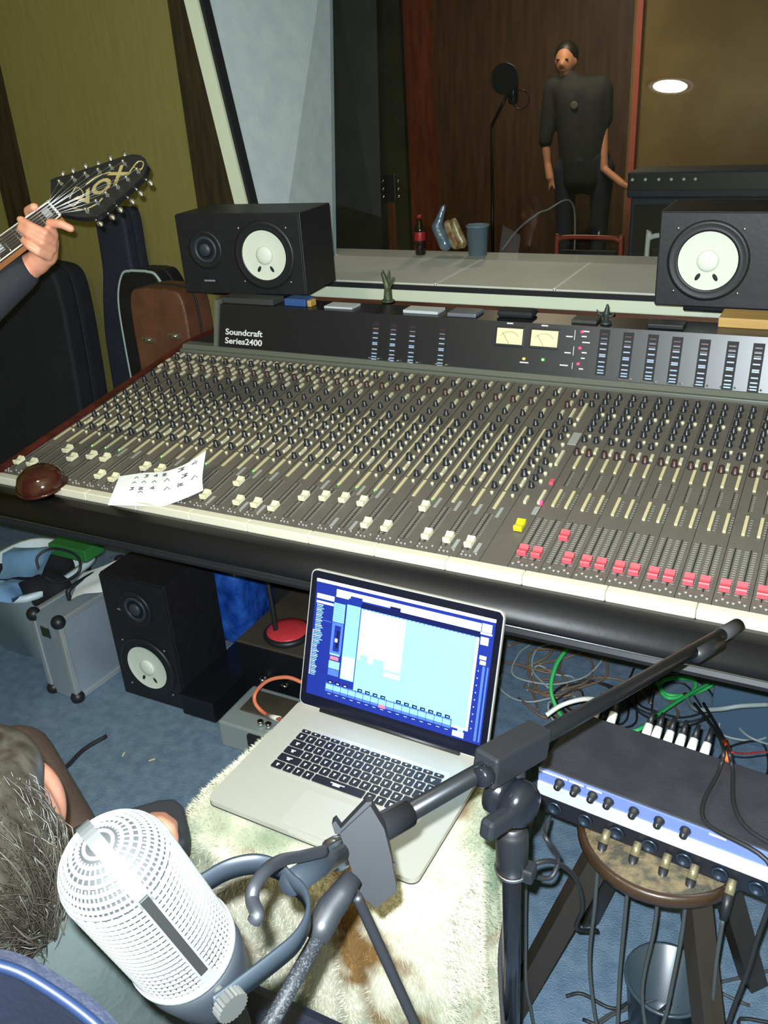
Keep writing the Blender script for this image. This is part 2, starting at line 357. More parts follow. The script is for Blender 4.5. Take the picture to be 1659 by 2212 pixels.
for k in range(28):
    u0 = .012+PIT*k
    cm = MB().box((-.0115, .004, -.010), (PIT-.0125, .700, 0)).build('channel_module', 'deck', con, T(u0, 0, 0))
    if k >= 12:
        for v, t in KROWS: inst('knob', kme[t], cm, T(.0165, v, 0) @ RZ(rnd.uniform(-2.2, 2.2)))
    else:
        mb = MB()
        for v, t in KROWS: mb.cur = 1 if t == 1 else 0; knob_into(mb, .0165, v, .0068, .0145)
        mb.build('knobs', ['knob_dark', 'knob_brown'], cm, kind='stuff')
    # long cream marker strip beside the equaliser knobs, short one above the fader
    MB().box((-.0030, .236, 0), (.0016, .492, .0012)).build('marker_strip', 'strip_cream', cm)
    MB().box((-.0036, .168, 0), (.0030, .229, .0018)).build('marker_strip', 'strip_cream', cm)
    mb = MB()
    for v in (.437, .408, .384, .359, .333, .306, .281, .256, .217):
        du = .0245 if v > .22 else .0205
        mb.lathe([(.0036, 0), (.0036, .006), (.0028, .007)], 7, T(du, v, 0))
    for v, du in ((.676, .0205), (.618, .0215), (.570, .0150), (.268, .0245)): mb.box((du-.003, v-.009, 0), (du+.003, v+.009, .005))
    for v, du in ((.676, -.002), (.636, -.002), (.600, -.002)):
        if k < 16: mb.box((du-.003, v-.009, 0), (du+.003, v+.009, .005))
    mb.build('buttons', 'button_cream', cm, kind='stuff')
    mb = MB(); mb.box((-.0125, .03, -.002), (-.0115, .70, .0006)); mb.box((-.0008-.0015, .028, 0), (.0008-.0015, .150, .0005))
    mb.cur = 1
    for i in range(19):
        v = .034+i*.0062; mb.box((-.0095, v, 0), (-.0050, v+.0011, .0004)); mb.box((.0022, v, 0), (.0062, v+.0011, .0004))
    mb.build('fader_scale', ['slot', 'scale_mark'], cm, kind='stuff')
    mb = MB()
    for i in range(5): mb.lathe([(.0022, 0), (.0022, .004)], 6, T(-.006+.0085*(i % 4)+rnd.uniform(-.001, .001), .012+.008*(i // 3), 0))
    mb.build('small_switches', 'scale_mark', cm, kind='stuff')
    inst('fader_cap', CW, cm, T(-.0015, caps[k], 0))
    if k in (5, 6, 9, 13, 14, 15, 18, 20, 21, 24, 25, 26, 27): MB().box((.011, .142, 0), (.0175, .176, .0008)).build('label_tape', 'tape_grey', cm)
    if k in (13, 15, 16, 20, 21, 26, 27): MB().box((.012, .025, 0), (.019, .055, .0008)).build('label_tape', 'tape_grey', cm)
    if k in (3, 4, 5, 8, 11, 14, 19, 20, 21, 24): MB().lathe([(.0012, 0), (.0012, .0028)], 8, T(-.001, .165, 0)).build('indicator_lamp', 'led_green', cm)
# monitor module, then group modules with two faders each
mm = MB().box((0, .004, -.010), (.052, .700, 0)).build('monitor_module', 'deck', con, T(1.2105, 0, 0))
def ml(u): return u-1.2105
for v in (.66, .62, .53, .495, .46, .40, .355, .32, .29, .262): inst('knob', KS, mm, T(ml(1.2225), v, 0) @ RZ(rnd.uniform(-2, 2)))
for v in (.66, .62): inst('knob', KS, mm, T(ml(1.247), v, 0))
mb = MB()
for v in (.545, .52, .47, .43, .385, .345, .31, .28): mb.lathe([(.0042, 0), (.0042, .007), (.003, .008)], 8, T(ml(1.236), v, 0))
mb.box((ml(1.214), .54, 0), (ml(1.220), .59, .006)); mb.box((ml(1.233), .55, 0), (ml(1.239), .62, .006)); mb.box((ml(1.2262), .20, 0), (ml(1.2318), .222, .006)); mb.box((ml(1.2525), .205, 0), (ml(1.2580), .25, .006)); mb.box((ml(1.2425), .35, 0), (ml(1.2485), .405, .006))
mb.build('buttons', 'button_cream', mm, kind='stuff')
MB().box((ml(1.2430), .44, 0), (ml(1.2610), .49, .002)).build('talkback_plate', 'tape_grey', mm)
MB().box((ml(1.2520), .170, 0), (ml(1.2620), .196, .001)).build('label_tape', 'tape_grey', mm)
MB().lathe([(.0035, 0), (.0035, .006)], 10, T(ml(1.2595), .2080, 0)).build('indicator_lamp', 'led_red', mm)
MB().box((ml(1.2535), .276, 0), (ml(1.2620), .292, .007), .001).build('red_button', 'cap_red', mm)
inst('fader_cap', CY, mm, T(ml(1.247), .120, 0))
GP = .0570
for g in range(13):
    u0 = 1.2635+GP*g
    if u0+GP > UW: break
    gm = MB().box((.0005, .004, -.010), (GP-.0005, .700, 0)).build('group_module', 'deck', con, T(u0, 0, 0))
    for c in range(2):
        cu = .0205+.0255*c; sb = MB(); tk = MB()
        for i, v in enumerate((.664, .636, .600, .566, .536, .508, .462, .406)):
            q = T(cu-.0105, v, 0) @ RZ(rnd.uniform(-2, 2))
            if g < 7: inst('knob', KBR if i == 7 else KS, gm, q)
            else: tk.cur = 0; knob_into(tk, cu-.0105, v, .006, .013)
        sb.lathe([(.0042, 0), (.0042, .006), (.003, .007)], 8, T(cu-.001, .578, 0)); sb.lathe([(.0036, 0), (.0036, .006), (.003, .007)], 8, T(cu-.003, .478, 0))
        sb.box((cu-.0035, .412, 0), (cu+.0025, .432, .006)); sb.build('buttons', 'button_cream', gm, kind='stuff')
        MB().box((cu-.0030, .347, 0), (cu+.0030, .394, .005), .0008).build('marker_strip', 'strip_cream', gm)
        MB().box((cu-.0030, .203, 0), (cu+.0030, .262, .005), .0008).build('marker_strip', 'strip_cream', gm)
        if tk.v: tk.build('knobs', 'knob_dark', gm, kind='stuff')
        cf = .0145+.0255*c; tk = MB(); tk.box((cf-.0009, .030, 0), (cf+.0009, .165, .0006)); tk.box((cf+.004, .280, 0), (cf+.0055, .340, .0006)); tk.cur = 1
        for i in range(20):
            v = .036+i*.0064; tk.box((cf-.0100, v, 0), (cf-.0035, v+.0016, .0005)); tk.box((cf+.0035, v, 0), (cf+.0095, v+.0016, .0005))
        for i in range(8): v = .285+i*.0066; tk.box((cf+.008, v, 0), (cf+.0115, v+.0011, .0005))
        for i in range(7): v = .206+i*.008; tk.box((cf+.012, v, 0), (cf+.0165, v+.0011, .0005))
        tk.build('fader_scale', ['slot', 'scale_mark'], gm, kind='stuff')
        mb = MB()
        for i in range(3): mb.lathe([(.0026, 0), (.0026, .003)], 6, T(cf-.008+.0085*i, .014+.006*(i % 2), 0))
        mb.build('small_switches', 'scale_mark', gm, kind='stuff')
        inst('fader_cap', CRED, gm, T(cf, .111 if (g == 1 and c == 0) else .048, 0))
# rear lip of the deck and meter bridge, face leaning back
wpart(MB().box((x0, 1.979, .905), (XR, 1.992, .926), .002), 'rear_lip', 'lip')
BT = math.radians(17); BP = Vector((0, 2.005, .94)); BN = Vector((0, -math.cos(BT), math.sin(BT))); BU = Vector((0, math.sin(BT), math.cos(BT)))
def bp(x, y): return onplane(x, y, BP, BN)
ztop = bp(480, 657).z; hb = (ztop-.93)/BU.z; xl = bp(474, 700).x
BR = frame(Vector((xl, 2.005+(.93-.94)*BU.y/BU.z, .93)), (1, 0, 0), BU)
yt = (BR @ Vector((0, hb, 0))).y; ytop = (BR @ Vector((0, hb, 0))).y
br = wpart(extr([(2.003, .93), (ytop, ztop), (ytop+.10, ztop), (ytop+.10, .93)], xl, XR), 'meter_bridge', 'bridge_black', 'black meter bridge')
ib = parent_inv(br)
def onb(x, y):
    p = BR.inverted() @ bp(x, y); return p.x, p.y
def bpart(mb, name, m, px, py, parent=br, kind=None):
    u, v = onb(px, py); return mb.build(name, m, parent, ib @ BR @ T(u, v, 0), kind=kind)
wpart(extr([(1.990, .925), (2.000, .936), (2.03, .936), (2.03, .925)], x0, XR), 'deck_back_strip', 'lip')
wpart(extr([(2.000, .93), (ytop-.003, ztop+.012), (ytop+.02, ztop+.012), (2.02, .93)], xl-.016, xl-.003), 'bridge_end_strip', 'lip')
for txt, px, py in (('Soundcraft', 487, 722), ('Series2400', 486, 741)):
    u, v = onb(px, py); w = onb(px+80, py+4)[0]-u
    me = text_mesh('lettering', txt, .0235, 'letter', .00045, .0004); wx = max(q.co.x for q in me.vertices)
    o = inst('lettering', me, br, ib @ BR @ T(u, v, .0005) @ Matrix.Diagonal((w/wx, 1, 1, 1)))
    o['label'] = 'white maker lettering on the meter bridge'
# bar meters
cols = [(810, 742), (848, 745), (889, 749), (953, 755)]+[(1301, 768), (1352, 775), (1405, 780), (1457, 786), (1516, 792), (1576, 797), (1632, 802)]
for px, py in cols:
    mb = MB(); mb.cur = 2; mb.box((-.012, -.046, 0), (.012, .060, .0006)); mb.cur = 0
    for i in range(9):
        v = -.042+i*(.0052+.0011*min(i, 7)) if i < 5 else -.042+4*.0075+(i-4)*.0125
        mb.box((-.0075, v, .0006), (.0075, v+.0030, .0012))
    mb.cur = 1
    for i in range(3): mb.box((-.0075, .030+i*.009, .0006), (.0075, .033+i*.009, .0012))
    u, v = onb(px, py); bpart(mb, 'bar_meter', ['led_bar', 'led_bar_red', 'slot'], px, py)
for px, py in [(800, 773), (819, 775), (842, 777), (861, 779), (884, 781), (902, 783), (944, 786), (965, 788)]+[(1336, 817), (1362, 819), (1388, 822), (1415, 825), (1443, 827), (1471, 829), (1500, 831), (1529, 833), (1558, 836), (1588, 838), (1617, 841), (1644, 843)]:
    bpart(MB().lathe([(.0028, 0), (.0028, .004), (.0018, .010), (.0022, .012)], 8), 'toggle_switch', 'chrome', px, py)
# two needle meters
for px, py in ((1102, 727), (1177, 732)):
    f_ = bpart(MB().box((-.037, -.024, 0), (.037, .024, .004), .001), 'needle_meter', 'black_plastic', px, py)
    MB().box((-.033, -.0185, .004), (.033, .0195, .0048)).build('meter_face', 'vu_face', f_)
    mb = MB(); pts = [Vector((.03*math.sin(a), -.020+.032*math.cos(a), .0052)) for a in [math.radians(-50+10*i) for i in range(11)]]; mb.tube(pts, .0004, 4)
    mb.tube([(0, -.018, .0054), (-.018, .008, .0054)], .0005, 4); mb.build('needle', 'black_matte', f_)
    bpart(MB().box((-.008, -.001, 0), (.008, .002, .0006)), 'meter_caption', 'letter', px, py-28)
for px, py, m in ((1258, 717, 'led_red'), (1253, 752, 'led_red'), (1249, 786, 'led_red'), (1132, 775, 'led_orange'), (1173, 777, 'led_green')):
    bpart(MB().lathe([(.0032, 0), (.0032, .004), (.002, .006)], 10), 'indicator_lamp', m, px, py)
mb = MB(); u0, v0 = onb(1258, 717)
for px, py, w in ((1230, 727, .016), (1226, 762, .015), (1218, 789, .020), (1266, 716, .016), (1262, 727, .012), (1266, 740, .018), (1262, 762, .012), (1259, 774, .009), (1255, 797, .010), (1132, 783, .022)):
    u, v = onb(px, py); mb.box((u-u0-w/2, v-v0-.0014, 0), (u-u0+w/2, v-v0+.0014, .0005))
for px, ya, yb_ in ((1243, 713, 735), (1240, 748, 768), (1237, 783, 797)):
    u, va = onb(px, ya); _, vb = onb(px, yb_); mb.box((u-u0-.0006, vb-v0, 0), (u-u0+.0006, va-v0, .0005))
bpart(mb, 'captions', 'letter', 1258, 717, kind='stuff')
# ------------------------------------------------------------------ near-field monitors
mat('spk_black', sr(20, 21, 26), .5, 0, sr(26, 27, 32), 40, .03, 90)
mat('cone_white', sr(214, 220, 206), .75)
mat('cone_cap', sr(222, 228, 216), .6)
mat('ring_grey', sr(48, 56, 66), .45)
mat('badge_grey', sr(120, 130, 140), .4)
def monitor(label, M, vertical=False, mirror=False, s=1.03, group=None):
    w, h, d = .382*s, .215*s, .199*s
    root = thing('monitor_speaker', label, 'speaker', M, group)
    def fm(u, v, z=0):      # point on the front baffle; u along the long side, v along the short one
        if mirror: u = -u
        if vertical: return Matrix(((0, -1 if not mirror else 1, 0, 0), (1, 0, 0, 0), (0, 0, 1, 0), (0, 0, 0, 1))) @ T(u, v, z) if False else T(v, u, z)
        return T(u, v, z)
    # local frame: x right, y up, z out of the baffle; origin at centre of bottom front edge
    hw, hh = (h/2, w) if vertical else (w/2, h)
    F = frame(Vector((0, 0, 0)), (1, 0, 0), (0, 0, 1))       # z axis = -y
    MB().box((-hw, .006, 0), (hw, d, hh), .004).build('cabinet', 'spk_black', root)
    ctr = F @ T(0, hh/2, 0)
    MB().box((-hw+.003, -hh/2+.003, -.008), (hw-.003, hh/2-.003, 0), .0015).build('baffle', 'spk_black', root, ctr)
    wo = ctr @ fm(.077*s, 0); tw = ctr @ fm(-.105*s, .014*s if not vertical else 0)
    MB().lathe([(.090*s, 0), (.090*s, .004), (.082*s, .006), (.076*s, .002), (.071*s, .0045), (.0655*s, .003), (.065*s, 0)], 40, close=False).build('woofer_surround', 'black_plastic', root, wo)
    c = MB().lathe([(.0655*s, .004), (.061*s, .003), (.050*s, .0014), (.026*s, .0008), (.022*s, .0008)], 40, close=False).build('woofer_cone', 'cone_white', root, wo)
    MB().lathe([(.0245*s, .001), (.024*s, .005), (.019*s, .0085), (.010*s, .0105), (1e-5, .011)], 28).build('dust_cap', 'cone_cap', c)
    for q in (-1, 1):
        a = math.radians(-90+q*28)
        MB().lathe([(.0040, 0), (.0048, .0012), (.0030, .002)], 10, Matrix.Diagonal((1, 2.0, 1, 1))).build('lead_notch', 'black_matte', c, RZ(a) @ T(.041*s, 0, .0016) @ RZ(math.pi/2+q*.05))
    t = MB().lathe([(.052*s, 0), (.052*s, .003), (.046*s, .004), (.038*s, .0015)], 32, close=False).build('tweeter_plate', 'black_plastic', root, tw)
    MB().lathe([(.036*s, .0015), (.036*s, .004), (.029*s, .004), (.027*s, .001)], 32, close=False).build('tweeter_ring', 'ring_grey', t)
    MB().lathe([(.020*s, .001), (.016*s, .007), (.008*s, .010), (1e-5, .011)], 20).build('tweeter_dome', 'ring_grey', t)
    for k in range(4):
        a = math.radians(45+90*k); MB().lathe([(.0035, 0), (.0035, .0015), (.001, .002)], 8).build('screw', 'steel', root, wo @ T(.100*s*math.cos(a), .100*s*math.sin(a), 0))
    bm = ctr @ (fm(-.105*s, -.070*s) if not vertical else T(-.05, .10, 0))
    MB().box((-.018, -.0025, 0), (.018, .0025, .001)).build('badge', 'badge_grey', root, bm)
    return root
YSL = 2.11; YSR = 2.20
la = at(402, 635, 1, YSL); lb_ = at(672, 633, 1, YSL); zl_ = (la.z+lb_.z)/2-.004
ML = T((la.x+lb_.x)/2-.006, YSL, zl_) @ RZ(math.radians(6))
monitor('black monitor speaker lying on its side, tweeter towards the yellow wall', ML, s=1.05)
ra = at(1411, 660, 1, YSR); MR = T(ra.x+.195, YSR, ra.z)
monitor('black monitor speaker lying on its side above the red faders, woofer towards the window sill', MR, mirror=True, s=1.02)
mat('pine', sr(196, 160, 90), .5, 0, sr(176, 138, 74), 4, stretch=(1, 10, 10))
def spk_stand(label, M, z, dx):
    r = thing('speaker_stand', label, 'speaker stand', M)
    MB().box((-.13, .03, z-.016), (.13, .19, z-.001), .003).build('top_plate', 'black_metal', r)
    MB().cyl((dx, .16, .02), (dx, .16, z-.016), .022, None, 16).build('pole', 'black_metal', r)
    MB().box((dx-.035, .125, z-.085), (dx+.035, .15, z-.06), .003).build('clamp', 'steel', r)
    MB().box((dx-.09, .07, 0), (dx+.09, .26, .02), .005).build('base', 'black_metal', r)
spk_stand('black steel speaker stand behind the meter bridge beside the guitar cases', T(ML.translation.x, YSL+.03, 0), zl_, -.12)
spk_stand('black steel speaker stand behind the meter bridge under the window', T(MR.translation.x, YSR, 0), ra.z, 0.08)
tag(MB().box((-.03, -.10, 0), (.21, -.012, .022), .002).build('wood_block', 'pine', None, T(MR.translation.x, YSR, ztop)), 'pale wooden block on the meter bridge under the speaker', 'wood block')
# ------------------------------------------------------------------ laptop on a fur-covered seat
ZL = .585
lf = at(460, 1715, 2, ZL); rf = at(920, 1895, 2, ZL); lr = at(655, 1518, 2, ZL)
LW = .376; LD = .276
ldir = (Vector((rf.x, rf.y, 0))-Vector((lf.x, lf.y, 0))).normalized()
LM = frame(Vector((lf.x-.004, lf.y-.013, ZL-.012)), ldir, Vector((-ldir.y, ldir.x, 0)))
mat('aluminium', sr(184, 182, 172), .42, .35)
mat('alu_rim', sr(210, 208, 200), .35, .5)
mat('key_black', (.012, .012, .02), .35); mat('key_mark', sr(200, 205, 215), .5)
mat('bezel', (.006, .007, .016), .12)
lap = thing('laptop', 'open silver laptop with black keys showing a recording program', 'laptop', LM)
def rrect(x0, y0, x1, y1, r, n=6):
    out = []
    for cx, cy, a0 in ((x1-r, y1-r, 0), (x0+r, y1-r, 90), (x0+r, y0+r, 180), (x1-r, y0+r, 270)):
        for i in range(n+1): a = math.radians(a0+90*i/n); out.append((cx+r*math.cos(a), cy+r*math.sin(a)))
    return out
MB().prism(rrect(0, 0, LW, LD, .014), 0, .012).build('base', 'aluminium', lap)
MB().prism(rrect(-.0006, -.0006, LW+.0006, LD, .0146), .0015, .0030).build('base_seam', 'black_matte', lap)
MB().prism(rrect(LW/2-.052, 0.012, LW/2+.052, .086, .003), .012, .0123).build('trackpad', 'alu_rim', lap)
MB().prism(rrect(LW/2-.03, -.001, LW/2+.03, .006, .002), .0085, .0122).build('thumb_notch', 'alu_rim', lap)
kx0, ky0 = .050, .104; KW_ = LW-.1; kp = KW_/14.5
wl = MB().prism(rrect(kx0-.005, ky0-.005, kx0+KW_+.005, ky0+.112, .004), .012, .0121).build('keyboard_well', 'alu_rim', lap)
def key_mesh(w, h):
    mb = MB(); mb.prism(rrect(0, 0, w, h, .0016, 2), 0, .0020); mb.cur = 1
    mb.quad((w*.34, h*.52, .00206), (w*.62, h*.52, .00206), (w*.62, h*.66, .00206), (w*.34, h*.66, .00206)); mb.quad((w*.40, h*.26, .00206), (w*.54, h*.26, .00206), (w*.54, h*.52, .00206), (w*.40, h*.52, .00206))
    return mb.mesh('key', ['key_black', 'key_mark'])
rows = [[1.25, 1, 1, 1, 5.1, 1, 1, 1.05, 1.05, 1.05], [2.35]+[1]*10+[2.15], [1.85]+[1]*11+[1.65], [1.5]+[1]*12+[1], [1]*13+[1.5], [1.036]*14]
kc = {}
yy = ky0
for ri, row in enumerate(rows):
    hgt = .0188 if ri < 5 else .0098; xx = kx0; sc = 14.5/sum(row)
    for w in row:
        kw = w*kp*sc-.0030; kh = hgt-.0030; kk = (round(kw, 4), round(kh, 4))
        if kk not in kc: kc[kk] = key_mesh(kw, kh)
        inst('key', kc[kk], lap, T(xx+.0015, yy+.0015, .0121)); xx += w*kp*sc
    yy += hgt
# lid, leaning back
TH = math.radians(20); SH = .254
lid = MB().prism(rrect(.004, 0, LW-.004, SH, .012), -.0065, 0).build('lid', 'alu_rim', lap, T(0, LD-.012, .014) @ RX(math.pi/2-TH))
MB().prism(rrect(.0062, .0022, LW-.0062, SH-.0026, .010), 0, .0010).build('bezel', 'bezel', lid)
MB().cyl((.05, LD-.010, .011), (LW-.05, LD-.010, .011), .0065, None, 12).build('hinge', 'black_plastic', lap)
def em(name, c, s):
    mat(name, c, .5, emit=s, spec=.1)
em('s_navy', sr(22, 36, 110), .8); em('s_dark', sr(14, 20, 62), .6); em('s_white', sr(245, 250, 255), 1.5); em('s_cyan', sr(118, 182, 222), .85); em('s_teal', sr(104, 158, 194), .85)
em('s_blue', sr(110, 165, 225), 1.0); em('s_mid', sr(62, 92, 170), .8); em('s_cream', sr(255, 252, 236), 1.5); em('s_red', sr(235, 95, 110), 1.0); em('s_pale', sr(190, 215, 240), 1.1)
SN = ['s_navy', 's_dark', 's_white', 's_cyan', 's_teal', 's_blue', 's_mid', 's_cream', 's_red', 's_pale']
dw0, dw1, dh0, dh1 = .017, LW-.017, .024, SH-.016
dm = MB(); lay = [0]
def dq(m, x0, y0, x1, y1):     # fractions of the picture, y down
    lay[0] += 1; z = .00105+lay[0]*.0000012; dm.cur = SN.index(m)
    X0 = dw0+(dw1-dw0)*x0; X1 = dw0+(dw1-dw0)*x1; Y0 = dh1-(dh1-dh0)*y0; Y1 = dh1-(dh1-dh0)*y1
    dm.quad((X0, Y1, z), (X1, Y1, z), (X1, Y0, z), (X0, Y0, z))
dq('s_dark', 0, 0, 1, 1); dq('s_white', 0, 0, 1, .026)
dq('s_navy', .0, .03, 1, 1)
dq('s_white', .125, .055, .93, .083); dq('s_pale', .125, .083, .50, .105); dq('s_white', .125, .105, .20, .118); dq('s_navy', .21, .085, .28, .118); dq('s_dark', .28, .118, .93, .15); dq('s_white', .50, .083, .93, .118)
dq('s_dark', .44, .09, .50, .13)
dq('s_white', .01, .125, .115, .165); dq('s_pale', .01, .185, .115, .205)
for i in range(42): dq('s_blue' if i % 3 else 's_pale', .015, .215+i*.0148, .035+.02*random.random()+(.012 if i < 22 else 0), .222+i*.0148)
for i in range(26): dq('s_pale', .004, .44+i*.0152, .012, .448+i*.0152)
dq('s_blue', .118, .17, .185, .33)
for i in range(10): dq('s_mid', .120, .178+i*.015, .183, .182+i*.015)
dq('s_mid', .118, .335, .185, .60); dq('s_navy', .135, .36, .172, .58); dq('s_dark', .150, .40, .166, .55); dq('s_white', .143, .47, .158, .50); dq('s_blue', .12, .60, .18, .615); dq('s_red', .125, .625, .175, .655); dq('s_blue', .12, .665, .185, .73); dq('s_mid', .12, .735, .185, .79)
dq('s_mid', .06, .34, .112, .345)
dq('s_blue', .195, .16, .275, .80)
for i in range(30): dq('s_teal', .20, .17+i*.014, .268, .174+i*.014)
dq('s_pale', .198, .60, .272, .785); dq('s_cream', .205, .61, .268, .77)
dq('s_cyan', .28, .165, .925, .92); dq('s_pale', .28, .905, .925, .92); dq('s_pale', .915, .17, .928, .92)
dq('s_dark', .275, .14, .93, .163)
for i in range(28): dq('s_mid', .29+i*.0227, .163, .300+i*.0227, .172)
dq('s_cream', .285, .175, .535, .56); dq('s_white', .285, .56, .30, .59)
for i in range(22): dq('s_white', .286, .19+i*.017, .534, .193+i*.017)
for i in range(6): dq('s_pale', .286, .46+i*.016, .534, .462+i*.016)
dq('s_white', .345, .56, .375, .60); dq('s_cyan', .30, .545, .345, .60); dq('s_cyan', .375, .55, .44, .60); dq('s_cream', .44, .55, .535, .615); dq('s_cyan', .44, .617, .535, .628); dq('s_pale', .445, .635, .535, .672)
dq('s_white', .935, .05, .985, .115); dq('s_pale', .93, .12, .99, .135); dq('s_white', .935, .155, .975, .215); dq('s_pale', .94, .30, .975, .33); dq('s_white', .945, .34, .975, .37)
dq('s_mid', .962, .38, .975, .98); dq('s_mid', .985, .38, .993, .98)
for i in range(9): dq('s_pale', .940, .42+i*.058, .945, .428+i*.058)
dq('s_navy', .115, .795, .275, .86); dq('s_navy', .115, .92, .93, 1)
dq('s_mid', .115, .86, .84, .935); dq('s_blue', .117, .872, .838, .912)
for i in range(16):
    x = .12+i*.045; dq('s_navy', x+.04, .855, x+.043, .95)
    dq('s_pale', x+.012, .95, x+.030, .953)
    if i not in (3, 8): dq('s_dark', x+.006, .835, x+.034, .862); dq('s_cyan' if i > 3 else 's_pale', x+.014, .846, x+.028, .854)
dq('s_red', .435, .915, .475, .94); dq('s_pale', .85, .94, .91, .985); dq('s_cyan', .875, .92, .905, .94); dq('s_pale', .86, .90, .87, .915)
dm.build('display', SN, lid, label='lit screen of a multitrack recording program')
# fur throw over a stool
mat('fur', sr(206, 200, 162), .9, 0, sr(228, 222, 196), 5, spec=.1)
fm_ = MATS['fur']; nt = fm_.node_tree; b = nt.nodes['Principled BSDF']
geo = nt.nodes.new('ShaderNodeNewGeometry')
def fnoise(sc, lo, hi, loc=(0, 0, 0)):
    mp = nt.nodes.new('ShaderNodeMapping'); mp.inputs['Location'].default_value = loc; n = nt.nodes.new('ShaderNodeTexNoise'); n.inputs['Scale'].default_value = sc; n.inputs['Detail'].default_value = 3
    r = nt.nodes.new('ShaderNodeMapRange'); r.inputs[1].default_value = lo; r.inputs[2].default_value = hi
    nt.links.new(geo.outputs['Position'], mp.inputs[0]); nt.links.new(mp.outputs[0], n.inputs['Vector']); nt.links.new(n.outputs[0], r.inputs[0]); return r.outputs[0]
prev = None
m1 = nt.nodes.new('ShaderNodeMix'); m1.data_type = 'RGBA'; m1.inputs[6].default_value = (*sr(200, 195, 174), 1); m1.inputs[7].default_value = (*sr(112, 128, 104), 1); nt.links.new(fnoise(5.0, .47, .66, (3, 1, 0)), m1.inputs[0])
m2 = nt.nodes.new('ShaderNodeMix'); m2.data_type = 'RGBA'; m2.inputs[7].default_value = (*sr(118, 90, 54), 1); nt.links.new(m1.outputs[2], m2.inputs[6]); nt.links.new(fnoise(7, .55, .66, (0, 7, 2)), m2.inputs[0])
nt.links.new(m2.outputs[2], b.inputs['Base Color'])
fx0, fx1, fy0, fy1 = lf.x-.055, rf.x+.045, lf.y-.085, lf.y+.275
frnd = random.Random(11)
def fur_pt(a, t):
    """a: angle round the cover, t: 0 top centre .. 1 hem"""
    ca, sa = math.cos(a), math.sin(a); e = 4.5
    k = (abs(ca)**e+abs(sa)**e)**(-1/e)
    hx, hy = (fx1-fx0)/2, (fy1-fy0)/2; cx, cy = (fx0+fx1)/2, (fy0+fy1)/2
    top = ZL-.0165
    if t < .5:
        q = t/.5; x, y = ca*k*hx*q, sa*k*hy*q; z = top-.012*max(0, (q-.85)/.15)**2
        z += .004*noise.noise(Vector((x*14, y*14, 3)))*(0 if q < .8 else 1)
    else:
        q = (t-.5)/.5; fold = .022*q*math.sin(a*13+2*noise.noise(Vector((ca*2, sa*2, 0)))*3)+.03*q*noise.noise(Vector((ca*3, sa*3, q*2)))
        ex = 1+.10*q
        x, y = ca*k*(hx*ex+fold), sa*k*(hy*ex+fold)
        rnd_ = min(1, q/.06); x -= ca*k*.02*(1-rnd_)**2*0; z = top-.012-(top-.05)*q
    if x < 0: x += .05*max(0, (y/hy+1)/2)*(-x/hx)
    return Vector((cx+x, cy+y, z))
NA, NT = 120, 46
vs = [fur_pt(2*math.pi*i/NA, j/NT*.999) for j in range(NT+1) for i in range(NA)]
mb = MB(); mb.add(vs, [(j*NA+i, j*NA+(i+1) % NA, (j+1)*NA+(i+1) % NA, (j+1)*NA+i) for j in range(NT) for i in range(NA)], True)
thr = tag(mb.build('fur_throw', 'fur'), 'cream and green shaggy fur throw draped over the seat under the laptop', 'throw')
mb = MB()
lb0, lb1 = (lf.x, lf.y), (rf.x, lf.y+LD)
for i in range(95000):
    a = frnd.uniform(0, 2*math.pi); t = frnd.random()**.5*.99 if frnd.random() < .45 else frnd.uniform(.42, .995)
    p = fur_pt(a, t)
    if (p.x > lf.x+.01 and p.x < rf.x-.005 and p.y > lf.y+.01 and p.y < lf.y+LD-.01 and p.z > ZL-.03): continue
    if p.y > fy1-.02 and t > .5 and frnd.random() < .8: continue
    e = .01; n = (fur_pt(a+e, t)-p).cross(fur_pt(a, min(t+e, .999))-p)
    n = -n.normalized() if n.length > 1e-12 else Vector((0, 0, 1))
    c_ = Vector(((fx0+fx1)/2, (fy0+fy1)/2, .25))
    if n.dot(p-c_) < 0: n = -n
    L = frnd.uniform(.006, .013); d = (n*.8+Vector((frnd.gauss(0, .5), frnd.gauss(0, .5), -.55+frnd.gauss(0, .3)))).normalized()
    if t < .5: d.z = max(d.z, -.02) if t > .42 else max(d.z, .1)
    s_ = d.orthogonal().normalized()*.0008
    mb.add([p-n*.002-s_, p-n*.002+s_, p+d*L], [(0, 1, 2)])
mb.build('fur_pile', 'fur', thr, kind='stuff')
st = thing('seat_stool', 'stool hidden under the fur throw', 'stool', T((fx0+fx1)/2, (fy0+fy1)/2, 0)) if False else None
# ------------------------------------------------------------------ audio interface on a round stool
ZI = .598; IZ0 = .508
il = at(1163, 1657, 2, ZI); ir = at(1659, 1843, 2, ZI)
idir = (ir-il).normalized(); IW = .482; ID = .16; IH = ZI-IZ0
IM = frame(Vector((il.x, il.y, IZ0)), idir, Vector((-idir.y, idir.x, 0)))
mat('if_top', sr(44, 44, 50), .55, 0, sr(52, 52, 57), 20, .1, 200)
mat('if_blue', sr(120, 140, 205), .35, .2); mat('if_white', sr(226, 230, 236), .3, .3); mat('if_dark', sr(28, 30, 38), .4)
itf = thing('audio_interface', 'black rack audio interface with a blue and silver front on a round stool', 'audio interface', IM)
MB().box((0, .004, 0), (IW, ID, IH), .002).build('case', 'if_top', itf)
MB().box((0, 0, IH-.027), (IW, .004, IH-.001), .0008).build('control_panel', 'if_blue', itf)
MB().box((0, -.003, IH-.052), (IW, .004, IH-.027), .001).build('white_band', 'if_white', itf)
jp = MB().box((0, 0, .001), (IW, .004, IH-.052)).build('jack_panel', 'if_dark', itf)
FYI = frame(Vector((0, 0, 0)), (1, 0, 0), (0, 0, 1))
